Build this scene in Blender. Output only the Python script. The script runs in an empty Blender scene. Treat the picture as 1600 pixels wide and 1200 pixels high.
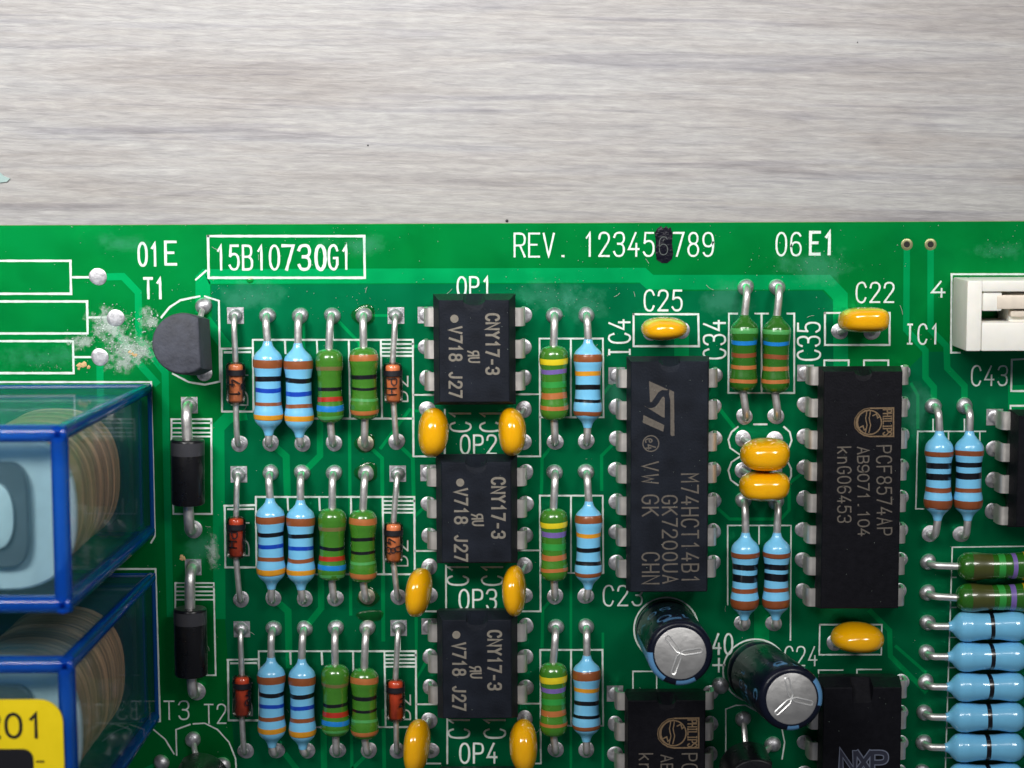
import bpy, bmesh, math, random
from mathutils import Vector, Matrix, Euler

random.seed(7)
sc = bpy.context.scene
COL = sc.collection
MM = 0.001
BOARD_Z = 3.1            # board top above the table, mm

# ------------------------------------------------------------------ camera, light, exposure
F_PX = 2989.3            # focal length in photo pixels (1600 wide)
CAM = Vector((21.769, 11.519, 152.154))          # mm, board coordinates (z = 0 on the board)
CROT = Euler((math.radians(-6.388), math.radians(-0.100), math.radians(-0.230)), 'XYZ')
CM = CROT.to_matrix()

cam_d = bpy.data.cameras.new('camera')
cam = bpy.data.objects.new('camera', cam_d)
COL.objects.link(cam)
cam.location = (CAM.x * MM, CAM.y * MM, (CAM.z + BOARD_Z) * MM)
cam.rotation_euler = CROT
cam_d.sensor_width = 36.0
cam_d.lens = F_PX / 1600 * 36.0
cam_d.clip_start = 0.005
cam_d.clip_end = 20
cam_d.dof.use_dof = True
cam_d.dof.focus_distance = 0.1525
cam_d.dof.aperture_fstop = 52
sc.camera = cam

world = bpy.data.worlds.new('World')
sc.world = world
world.use_nodes = True
bg = world.node_tree.nodes['Background']
bg.inputs[0].default_value = (0.80, 0.86, 1.0, 1)
bg.inputs[1].default_value = 0.085


def area(name, loc, target, sx, sy, power, col):
    d = bpy.data.lights.new(name, 'AREA')
    d.shape = 'RECTANGLE'
    d.size, d.size_y, d.energy, d.color = sx, sy, power, col
    o = bpy.data.objects.new(name, d)
    COL.objects.link(o)
    o.location = loc
    o.rotation_euler = (Vector(target) - Vector(loc)).to_track_quat('-Z', 'Y').to_euler()
    return o


key = area('added_key_light', (-0.02, 0.13, 0.17), (0.012, 0.052, 0), 0.16, 0.10, 0.066, (1.0, 0.985, 0.965))  # added close lamp, beam narrowed so light falls off down the board
key.data.spread = math.radians(44)
for lx in (-0.10, 0.13):  # sources of the twin resistor highlights, added close and narrowed for falloff
    lamp = area('highlight_lamp', (lx, 0.13, 0.21), (0.011, 0.044, 0), 0.07, 0.055, 0.043, (1.0, 0.98, 0.95))
    lamp.data.spread = math.radians(54)

sc.view_settings.view_transform = 'Standard'
sc.view_settings.look = 'None'
sc.view_settings.exposure = 0.0
sc.view_settings.gamma = 1.0
sc.view_settings.use_curve_mapping = False
sc.render.engine = 'CYCLES'
sc.cycles.use_denoising = True
sc.cycles.max_bounces = 10
sc.cycles.transparent_max_bounces = 24
sc.cycles.caustics_reflective = False
sc.cycles.caustics_refractive = False
sc.cycles.sample_clamp_indirect = 4.0


# ------------------------------------------------------------------ photo pixel -> point on a level plane (mm)
def W(px, py, z=0.0):
    d = CM @ Vector(((px - 800) / F_PX, (600 - py) / F_PX, -1.0))
    t = (z - CAM.z) / d.z
    return Vector((CAM.x + d.x * t, CAM.y + d.y * t, z))


# ------------------------------------------------------------------ materials
def node_mat(name):
    m = bpy.data.materials.new(name)
    m.use_nodes = True
    nt = m.node_tree
    return m, nt, nt.nodes['Principled BSDF']


def lin(r, g, b):
    f = lambda c: ((c / 255 + 0.055) / 1.055) ** 2.4 if c > 10 else c / 255 / 12.92
    return (f(r), f(g), f(b), 1)


def mat(name, col, rough=0.5, metal=0.0, coat=0.0, spec=0.5, bump=0.0, bscale=4000, var=0.0, vscale=900, coat_rough=0.08, trans=0.0, sss=0.0, stretch=None):
    m, nt, p = node_mat(name)
    p.inputs['Base Color'].default_value = col
    p.inputs['Roughness'].default_value = rough
    p.inputs['Metallic'].default_value = metal
    p.inputs['Coat Weight'].default_value = coat
    p.inputs['Coat Roughness'].default_value = coat_rough
    p.inputs['Specular IOR Level'].default_value = spec
    p.inputs['Transmission Weight'].default_value = trans
    if sss:
        p.inputs['Subsurface Weight'].default_value = sss
        p.inputs['Subsurface Radius'].default_value = (0.0006, 0.0004, 0.0002)
        p.inputs['Subsurface Scale'].default_value = 1.0
    tc = nt.nodes.new('ShaderNodeTexCoord')
    if var:
        n = nt.nodes.new('ShaderNodeTexNoise')
        n.inputs['Scale'].default_value = vscale
        n.inputs['Detail'].default_value = 5
        src = tc.outputs['Object']
        if stretch:
            mp = nt.nodes.new('ShaderNodeMapping')
            mp.inputs['Scale'].default_value = stretch
            nt.links.new(src, mp.inputs['Vector'])
            src = mp.outputs[0]
        nt.links.new(src, n.inputs['Vector'])
        mr = nt.nodes.new('ShaderNodeMapRange')
        mr.inputs['From Min'].default_value = 0.3
        mr.inputs['From Max'].default_value = 0.7
        mr.inputs['To Min'].default_value = 1 - var
        mr.inputs['To Max'].default_value = 1 + var
        nt.links.new(n.outputs['Fac'], mr.inputs['Value'])
        mx = nt.nodes.new('ShaderNodeVectorMath')
        mx.operation = 'SCALE'
        mx.inputs[0].default_value = col[:3]
        nt.links.new(mr.outputs['Result'], mx.inputs['Scale'])
        nt.links.new(mx.outputs['Vector'], p.inputs['Base Color'])
        mr2 = nt.nodes.new('ShaderNodeMapRange')
        mr2.inputs['To Min'].default_value = max(0.02, rough - 0.12)
        mr2.inputs['To Max'].default_value = min(1, rough + 0.12)
        nt.links.new(n.outputs['Fac'], mr2.inputs['Value'])
        nt.links.new(mr2.outputs['Result'], p.inputs['Roughness'])
    if bump:
        n2 = nt.nodes.new('ShaderNodeTexNoise')
        n2.inputs['Scale'].default_value = bscale
        n2.inputs['Detail'].default_value = 4
        nt.links.new(tc.outputs['Object'], n2.inputs['Vector'])
        b = nt.nodes.new('ShaderNodeBump')
        b.inputs['Strength'].default_value = bump
        b.inputs['Distance'].default_value = 0.0001
        nt.links.new(n2.outputs['Fac'], b.inputs['Height'])
        nt.links.new(b.outputs['Normal'], p.inputs['Normal'])
    return m


def clear_mat(name, tint, gloss=0.5, rough=0.03, haze=None):
    """clear plastic or glass: tinted pass-through plus a Fresnel reflection"""
    m = bpy.data.materials.new(name)
    m.use_nodes = True
    nt = m.node_tree
    nt.nodes.remove(nt.nodes['Principled BSDF'])
    out = nt.nodes['Material Output']
    t = nt.nodes.new('ShaderNodeBsdfTransparent')
    t.inputs[0].default_value = tint
    g = nt.nodes.new('ShaderNodeBsdfGlossy')
    g.inputs['Roughness'].default_value = rough
    fr = nt.nodes.new('ShaderNodeFresnel')
    fr.inputs['IOR'].default_value = 1.5
    ml = nt.nodes.new('ShaderNodeMath')
    ml.operation = 'MULTIPLY'
    ml.inputs[1].default_value = gloss
    nt.links.new(fr.outputs[0], ml.inputs[0])
    mix = nt.nodes.new('ShaderNodeMixShader')
    nt.links.new(ml.outputs[0], mix.inputs[0])
    body = t.outputs[0]
    if haze:
        df = nt.nodes.new('ShaderNodeBsdfDiffuse')
        df.inputs[0].default_value = haze[0]
        tl = nt.nodes.new('ShaderNodeBsdfTranslucent')
        tl.inputs[0].default_value = haze[0]
        m0 = nt.nodes.new('ShaderNodeMixShader')
        nt.links.new(df.outputs[0], m0.inputs[1])
        nt.links.new(tl.outputs[0], m0.inputs[2])
        m1 = nt.nodes.new('ShaderNodeMixShader')
        m1.inputs[0].default_value = haze[1]
        nt.links.new(t.outputs[0], m1.inputs[1])
        nt.links.new(m0.outputs[0], m1.inputs[2])
        body = m1.outputs[0]
    nt.links.new(body, mix.inputs[1])
    nt.links.new(g.outputs[0], mix.inputs[2])
    nt.links.new(mix.outputs[0], out.inputs['Surface'])
    return m


def board_mat(name, col_a, col_b, metal, rough):
    m, nt, p = node_mat(name)
    tc = nt.nodes.new('ShaderNodeTexCoord')
    n = nt.nodes.new('ShaderNodeTexNoise')
    n.inputs['Scale'].default_value = 220
    n.inputs['Detail'].default_value = 6
    n.inputs['Roughness'].default_value = 0.6
    nt.links.new(tc.outputs['Object'], n.inputs['Vector'])
    r = nt.nodes.new('ShaderNodeValToRGB')
    r.color_ramp.elements[0].position = 0.38
    r.color_ramp.elements[0].color = col_a
    r.color_ramp.elements[1].position = 0.72
    r.color_ramp.elements[1].color = col_b
    nt.links.new(n.outputs['Fac'], r.inputs[0])
    nt.links.new(r.outputs[0], p.inputs['Base Color'])
    p.inputs['Metallic'].default_value = metal
    n3 = nt.nodes.new('ShaderNodeTexNoise')
    n3.inputs['Scale'].default_value = 420
    n3.inputs['Detail'].default_value = 7
    nt.links.new(tc.outputs['Object'], n3.inputs['Vector'])
    mr = nt.nodes.new('ShaderNodeMapRange')
    mr.inputs['From Min'].default_value = 0.3
    mr.inputs['From Max'].default_value = 0.7
    mr.inputs['To Min'].default_value = rough - 0.03
    mr.inputs['To Max'].default_value = rough + 0.03
    nt.links.new(n3.outputs['Fac'], mr.inputs['Value'])
    nt.links.new(mr.outputs['Result'], p.inputs['Roughness'])
    p.inputs['Specular IOR Level'].default_value = 0.12
    p.inputs['Coat Weight'].default_value = 0.06
    p.inputs['Coat Roughness'].default_value = 0.25
    p.inputs['Coat Tint'].default_value = (0.7, 1.0, 0.8, 1)
    n2 = nt.nodes.new('ShaderNodeTexNoise')
    n2.inputs['Scale'].default_value = 900
    n2.inputs['Detail'].default_value = 3
    nt.links.new(tc.outputs['Object'], n2.inputs['Vector'])
    b = nt.nodes.new('ShaderNodeBump')
    b.inputs['Strength'].default_value = 0.02
    b.inputs['Distance'].default_value = 0.0001
    nt.links.new(n2.outputs['Fac'], b.inputs['Height'])
    nt.links.new(b.outputs['Normal'], p.inputs['Normal'])
    return m


MASK = board_mat('solder_mask', (0.0, 0.270, 0.048, 1), (0.0, 0.285, 0.058, 1), 0.85, 0.40)
MASK_IN = board_mat('solder_mask_inner_and_shade', (0.0, 0.225, 0.078, 1), (0.001, 0.243, 0.092, 1), 0.85, 0.40)
TRACE = board_mat('solder_mask_over_copper', (0.0, 0.470, 0.130, 1), (0.001, 0.485, 0.140, 1), 0.85, 0.40)
FR4 = mat('board_edge', (0.25, 0.30, 0.12, 1), 0.7, var=0.2)
SILK = mat('white_silkscreen', (0.66, 0.76, 0.70, 1), 0.6, var=0.12, vscale=2500)
SOLDER = mat('solder', (0.56, 0.555, 0.58, 1), 0.46, 0.85, bump=0.35, bscale=3000, var=0.25, vscale=2200)
TIN = mat('tinned_lead', (0.78, 0.76, 0.74, 1), 0.38, 0.85, bump=0.15, bscale=2500, var=0.12, vscale=1500)
PIN = mat('tinned_pin', (0.78, 0.74, 0.69, 1), 0.42, 0.85, bump=0.1, bscale=3000, var=0.1)
BLUE = mat('pale_blue_lacquer', lin(118, 194, 234), 0.34, coat=1.0, coat_rough=0.05, spec=0.4, var=0.05, vscale=700)
GREEN = mat('green_lacquer', lin(62, 122, 34), 0.26, coat=0.9, coat_rough=0.05, spec=0.5, var=0.10, vscale=800)
GREEN2 = mat('dark_green_lacquer', lin(40, 98, 24), 0.26, coat=0.8, var=0.10, vscale=800)


def paint(name, r, g, b):
    return mat('band_' + name, lin(r, g, b), 0.32, coat=0.7, coat_rough=0.05, var=0.07, vscale=1500)


BAND = {'brown': paint('brown', 140, 78, 42), 'black': paint('black', 12, 14, 22), 'blue': paint('blue', 16, 66, 178), 'orange': paint('orange', 216, 148, 34),
        'red': paint('red', 168, 42, 26), 'sky': paint('sky', 22, 122, 200), 'mint': paint('mint', 76, 158, 84), 'tan': paint('tan', 176, 106, 56),
        'olive': paint('olive', 116, 104, 62), 'yellow': paint('yellow', 226, 204, 36), 'violet': paint('violet', 118, 98, 168), 'lime': paint('lime', 46, 148, 62),
        'rust': paint('rust', 132, 70, 38), 'dim': paint('dim', 70, 74, 32), 'gold': paint('gold', 196, 160, 30)}
EPOXY = mat('black_epoxy', (0.009, 0.0115, 0.018, 1), 0.55, spec=0.15, bump=0.25, bscale=6000, var=0.35, vscale=500)
EPOXY2 = mat('black_epoxy_dull', (0.005, 0.005, 0.0075, 1), 0.52, spec=0.14, bump=0.25, bscale=6000, var=0.18, vscale=2200)
LASER = mat('laser_marking', (0.20, 0.18, 0.148, 1), 0.7, var=0.15, vscale=4000)
LASER2 = mat('laser_marking_faint', (0.105, 0.09, 0.074, 1), 0.7, var=0.2, vscale=4000)
LASERB = mat('laser_marking_brown', (0.16, 0.105, 0.055, 1), 0.7, var=0.2, vscale=4000)
NXPM = mat('marking_blue_grey', (0.13, 0.15, 0.21, 1), 0.7)
NAVY = mat('marking_fill', (0.015, 0.017, 0.035, 1), 0.6)
YELLOW = mat('yellow_resin', lin(236, 172, 6), 0.17, coat=0.7, spec=0.5, bump=0.06, bscale=900, var=0.07, vscale=350, sss=0.12)
GREY_TO92 = mat('grey_black_epoxy', (0.052, 0.056, 0.074, 1), 0.68, bump=0.5, bscale=3500, var=0.35, vscale=900)
BLACKP = mat('black_moulding', (0.006, 0.006, 0.008, 1), 0.30, bump=0.15, bscale=4000, var=0.2)
GREYBAND = mat('grey_band', (0.05, 0.05, 0.058, 1), 0.32)
CORE = mat('diode_core', lin(244, 142, 92), 0.34, metal=0.0, bump=0.25, bscale=2500, var=0.25, vscale=900)
CORE_R = mat('diode_core_red', lin(214, 78, 46), 0.34, metal=0.0, bump=0.3, bscale=2500, var=0.35, vscale=900)
GLASS = clear_mat('diode_glass', (0.93, 0.90, 0.86, 1), 0.9, 0.04)
INK = mat('black_ink', (0.006, 0.006, 0.010, 1), 0.5)
SLEEVE = mat('capacitor_sleeve', (0.005, 0.007, 0.017, 1), 0.3, coat=0.1, spec=0.2, var=0.1)
SLEEVEB = mat('capacitor_stripe', lin(92, 144, 190), 0.28, coat=0.5)
ALU = mat('aluminium_top', (0.46, 0.455, 0.45, 1), 0.48, 0.7, bump=0.4, bscale=1800, var=0.12, vscale=700)
ALU2 = mat('aluminium_ridge', (0.85, 0.85, 0.84, 1), 0.35, 0.7)
WHITEP = mat('ivory_plastic', lin(236, 234, 226), 0.45, var=0.03, sss=0.15)
BEIGE = mat('beige_contact', lin(226, 214, 198), 0.4, metal=0.1, var=0.1)
COVER = clear_mat('blue_clear_plastic', (0.94, 0.98, 0.99, 1), 0.35, 0.06, haze=((0.12, 0.50, 0.70, 1), 0.06))
COVER_FAR = clear_mat('blue_clear_plastic_sheen', (0.90, 0.97, 0.985, 1), 0.35, 0.06, haze=((0.12, 0.52, 0.70, 1), 0.15))  # same plastic as the other sides, hazier to paint in grazing sheen
COVER_TOP = clear_mat('blue_clear_plastic_top', (0.92, 0.98, 0.99, 1), 0.6, 0.08, haze=((0.25, 0.62, 0.75, 1), 0.07))
EDGEB = clear_mat('blue_plastic_edge', (0.35, 0.62, 0.97, 1), 0.9, 0.08, haze=((0.006, 0.17, 1.0, 1), 0.52))
COPPERW = mat('copper_winding', lin(248, 186, 142), 0.32, metal=0.1, bump=0.3, bscale=1500, var=0.7, vscale=60, stretch=(1, 1, 45))
FLANGE = mat('pale_bobbin', lin(226, 244, 250), 0.5, var=0.05)
STEEL = mat('relay_steel', lin(118, 128, 138), 0.42, metal=0.6, var=0.2, vscale=300)
BOBBIN = mat('bobbin_base', lin(40, 64, 72), 0.5, var=0.2)
STICKER = mat('yellow_sticker', lin(252, 222, 10), 0.5, var=0.03)
MARKER = mat('black_marker_ink', (0.004, 0.004, 0.010, 1), 0.28, bump=1.0, bscale=2600, spec=0.3)
RESIDUE = mat('white_residue', (0.52, 0.62, 0.56, 1), 0.75, var=0.2)
DUSTM = mat('dust', (0.40, 0.50, 0.43, 1), 0.7)
FLUX = clear_mat('brown_flux', (0.97, 0.945, 0.80, 1), 0.7, 0.1)
TAN = mat('tan_flake', lin(206, 172, 120), 0.7)
HOLE = mat('drill_hole', (0.010, 0.009, 0.007, 1), 0.8)
RING = mat('via_ring', lin(150, 150, 110), 0.4, 0.6)


def wood_mat():
    m, nt, p = node_mat('grey_wood_laminate')
    L = nt.links.new
    tc = nt.nodes.new('ShaderNodeTexCoord')

    def noise(sx, sy, detail, rough, dist=0.0, off=0):
        mp = nt.nodes.new('ShaderNodeMapping')
        mp.inputs['Scale'].default_value = (sx, sy, 1)
        mp.inputs['Location'].default_value = (off, off * 1.7, 0)
        rt = nt.nodes.new('ShaderNodeMapping')
        rt.inputs['Rotation'].default_value = (0, 0, math.radians(1.4))
        L(tc.outputs['Object'], rt.inputs['Vector'])
        L(rt.outputs[0], mp.inputs['Vector'])
        n = nt.nodes.new('ShaderNodeTexNoise')
        n.inputs['Scale'].default_value = 1
        n.inputs['Detail'].default_value = detail
        n.inputs['Roughness'].default_value = rough
        n.inputs['Distortion'].default_value = dist
        L(mp.outputs[0], n.inputs['Vector'])
        return n.outputs['Fac']

    def ramp(src, stops):
        r = nt.nodes.new('ShaderNodeValToRGB')
        e = r.color_ramp.elements
        e[0].position, e[0].color = stops[0][0], (*stops[0][1], 1)
        e[1].position, e[1].color = stops[-1][0], (*stops[-1][1], 1)
        for pos, c in stops[1:-1]:
            x = e.new(pos)
            x.color = (*c, 1)
        L(src, r.inputs[0])
        return r.outputs[0]

    def mul(a, b, fac=1.0):
        x = nt.nodes.new('ShaderNodeMix')
        x.data_type = 'RGBA'
        x.blend_type = 'MULTIPLY'
        x.inputs['Factor'].default_value = fac
        L(a, x.inputs[6])
        L(b, x.inputs[7])
        return x.outputs[2]

    base = ramp(noise(26, 300, 5, 0.6, 1.2), [(0.3, (0.300, 0.280, 0.268)), (0.45, (0.345, 0.331, 0.322)), (0.6, (0.368, 0.361, 0.356))])
    streak = ramp(noise(38, 1300, 5, 0.66, 0.6, 3), [(0.30, (0.86, 0.86, 0.88)), (0.47, (0.97, 0.97, 0.975)), (0.68, (1.06, 1.058, 1.055))])
    dark = ramp(noise(26, 640, 3, 0.5, 1.6, 9), [(0.29, (0.72, 0.72, 0.77)), (0.37, (0.92, 0.92, 0.945)), (0.43, (1, 1, 1))])
    fine = ramp(noise(480, 2600, 3, 0.65, 0.3, 5), [(0.3, (0.84, 0.84, 0.85)), (0.7, (1.11, 1.11, 1.10))])
    hair = ramp(noise(75, 2700, 3, 0.55, 0.6, 13), [(0.30, (0.80, 0.80, 0.83)), (0.40, (0.98, 0.98, 0.985)), (0.60, (1, 1, 1)), (0.70, (1.08, 1.075, 1.07))])
    c = mul(mul(mul(mul(base, streak), dark, 0.9), fine), hair)
    L(c, p.inputs['Base Color'])
    p.inputs['Roughness'].default_value = 0.5
    p.inputs['Specular IOR Level'].default_value = 0.3
    b = nt.nodes.new('ShaderNodeBump')
    b.inputs['Strength'].default_value = 0.35
    b.inputs['Distance'].default_value = 0.0002
    L(noise(300, 1900, 4, 0.6, 0.3, 2), b.inputs['Height'])
    L(b.outputs['Normal'], p.inputs['Normal'])
    return m


WOOD = wood_mat()

# ------------------------------------------------------------------ mesh helpers (all in mm, z = 0 on the board's top)
BASE = {}


def to_world(v):
    return Vector((v[0] * MM, v[1] * MM, (v[2] + BOARD_Z) * MM))


def root(name, loc, label, cat, group=None):
    o = bpy.data.objects.new(name, None)
    o.empty_display_size = 0.002
    COL.objects.link(o)
    o.location = to_world(loc)
    o['label'], o['category'] = label, cat
    if group:
        o['group'] = group
    BASE[o.name] = Vector(loc)
    return o


def chaikin(pts, n=2, closed=False):
    pts = [Vector(p) for p in pts]
    for _ in range(n):
        out = []
        m = len(pts)
        rng = range(m) if closed else range(m - 1)
        if not closed:
            out.append(pts[0])
        for i in rng:
            a, b = pts[i], pts[(i + 1) % m]
            out += [a * 0.75 + b * 0.25, a * 0.25 + b * 0.75]
        if not closed:
            out.append(pts[-1])
        pts = out
    return pts


class MB:
    def __init__(s):
        s.v, s.f = [], []

    def add(s, vs, fs):
        k = len(s.v)
        s.v += [Vector(v) for v in vs]
        s.f += [tuple(i + k for i in f) for f in fs]
        return s

    def rings(s, rings, cap=True, closed=False):
        n = len(rings[0])
        vs = [p for r in rings for p in r]
        fs = []
        m = len(rings)
        for i in range(m if closed else m - 1):
            for j in range(n):
                a, b = i * n + j, i * n + (j + 1) % n
                c, d = ((i + 1) % m) * n + (j + 1) % n, ((i + 1) % m) * n + j
                fs.append((a, b, c, d))
        if cap and not closed:
            fs.append(tuple(range(n - 1, -1, -1)))
            fs.append(tuple((m - 1) * n + j for j in range(n)))
        return s.add(vs, fs)

    def tube(s, pts, r, n=10, cap=True):
        pts = [Vector(p) for p in pts]
        rs = r if isinstance(r, (list, tuple)) else [r] * len(pts)
        t0 = (pts[1] - pts[0]).normalized()
        up = Vector((0, 0, 1)) if abs(t0.z) < 0.9 else Vector((1, 0, 0))
        x = t0.cross(up).normalized()
        rings = []
        for i, p in enumerate(pts):
            a = pts[max(i - 1, 0)]
            b = pts[min(i + 1, len(pts) - 1)]
            t = (b - a).normalized()
            x = (x - t * x.dot(t)).normalized()
            y = t.cross(x)
            rings.append([p + (x * math.cos(2 * math.pi * k / n) + y * math.sin(2 * math.pi * k / n)) * rs[i] for k in range(n)])
        return s.rings(rings, cap)

    def lathe(s, A, B, prof, n=28, cap=True):
        """prof: (mm along A->B, radius)"""
        A, B = Vector(A), Vector(B)
        t = (B - A).normalized()
        up = Vector((0, 0, 1)) if abs(t.z) < 0.9 else Vector((0, 1, 0))
        x = t.cross(up).normalized()
        y = t.cross(x)
        return s.rings([[A + t * d + (x * math.cos(2 * math.pi * k / n) + y * math.sin(2 * math.pi * k / n)) * r for k in range(n)] for d, r in prof], cap)

    def box(s, lo, hi):
        x0, y0, z0 = lo
        x1, y1, z1 = hi
        return s.add([(x0, y0, z0), (x1, y0, z0), (x1, y1, z0), (x0, y1, z0), (x0, y0, z1), (x1, y0, z1), (x1, y1, z1), (x0, y1, z1)],
                     [(3, 2, 1, 0), (4, 5, 6, 7), (0, 1, 5, 4), (1, 2, 6, 5), (2, 3, 7, 6), (3, 0, 4, 7)])

    def slab(s, quad, n, th):
        """a panel: outer quad pushed th along n"""
        n = Vector(n).normalized() * th
        q = [Vector(p) for p in quad]
        return s.rings([q, [p + n for p in q]])

    def poly(s, pts):
        return s.add(pts, [tuple(range(len(pts)))])

    def ribbon(s, pts, w, z, closed=False, jit=0.0, step=0.5):
        """flat stroke of width w lying on the plane z (pts give x, y)"""
        P = [Vector((p[0], p[1], 0)) for p in pts]
        if jit:
            Q = []
            m = len(P)
            for i in range(m if closed else m - 1):
                a, b = P[i], P[(i + 1) % m]
                k = max(1, int((b - a).length / step))
                Q += [a.lerp(b, j / k) for j in range(k)]
            if not closed:
                Q.append(P[-1])
            P = Q
        P = [p for i, p in enumerate(P) if i == 0 or (p - P[i - 1]).length > 1e-6]
        m = len(P)
        if m < 2:
            return s
        vs = []
        for i in range(m):
            if closed:
                a, b = P[i - 1], P[(i + 1) % m]
            else:
                a, b = P[max(i - 1, 0)], P[min(i + 1, m - 1)]
            d1 = (P[i] - a).normalized() if (P[i] - a).length > 1e-9 else (b - P[i]).normalized()
            d2 = (b - P[i]).normalized() if (b - P[i]).length > 1e-9 else d1
            n1 = Vector((-d1.y, d1.x, 0))
            n2 = Vector((-d2.y, d2.x, 0))
            nn = n1 + n2
            nn = nn.normalized() if nn.length > 0.2 else n1
            k = 1 / max(0.45, nn.dot(n1))
            h = w / 2 * k * (1 + random.uniform(-jit, jit))
            q = P[i].copy()
            if not closed and i == 0:
                q -= d2 * w * 0.4
            if not closed and i == m - 1:
                q += d1 * w * 0.4
            vs += [(q.x + nn.x * h, q.y + nn.y * h, z), (q.x - nn.x * h, q.y - nn.y * h, z)]
        fs = []
        for i in range(m if closed else m - 1):
            j = (i + 1) % m
            fs.append((2 * i, 2 * i + 1, 2 * j + 1, 2 * j))
        return s.add(vs, fs)

    def build(s, name, m, parent, smooth=True, angle=40, bevel=0.0, seg=2):
        base = BASE[parent.name] if parent else Vector((0, 0, 0))
        me = bpy.data.meshes.new(name)
        off = base if parent else Vector((0, 0, -BOARD_Z))
        me.from_pydata([((v.x - off.x) * MM, (v.y - off.y) * MM, (v.z - off.z) * MM) for v in s.v], [], s.f)
        bm = bmesh.new()
        bm.from_mesh(me)
        bmesh.ops.recalc_face_normals(bm, faces=bm.faces)
        if bevel:
            es = [e for e in bm.edges if len(e.link_faces) == 2 and e.calc_face_angle(0) > math.radians(30)]
            bmesh.ops.bevel(bm, geom=es, offset=bevel * MM, segments=seg, profile=0.6, affect='EDGES', clamp_overlap=True)
        if smooth:
            for f in bm.faces:
                f.smooth = True
            lim = math.radians(angle)
            for e in bm.edges:
                if len(e.link_faces) == 2 and e.calc_face_angle(0) > lim:
                    e.smooth = False
        bm.to_mesh(me)
        bm.free()
        me.materials.append(m)
        o = bpy.data.objects.new(name, me)
        COL.objects.link(o)
        if parent:
            o.parent = parent
            BASE[o.name] = base
        return o


# ------------------------------------------------------------------ stroke lettering
def _g(*strokes):
    return strokes


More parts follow.
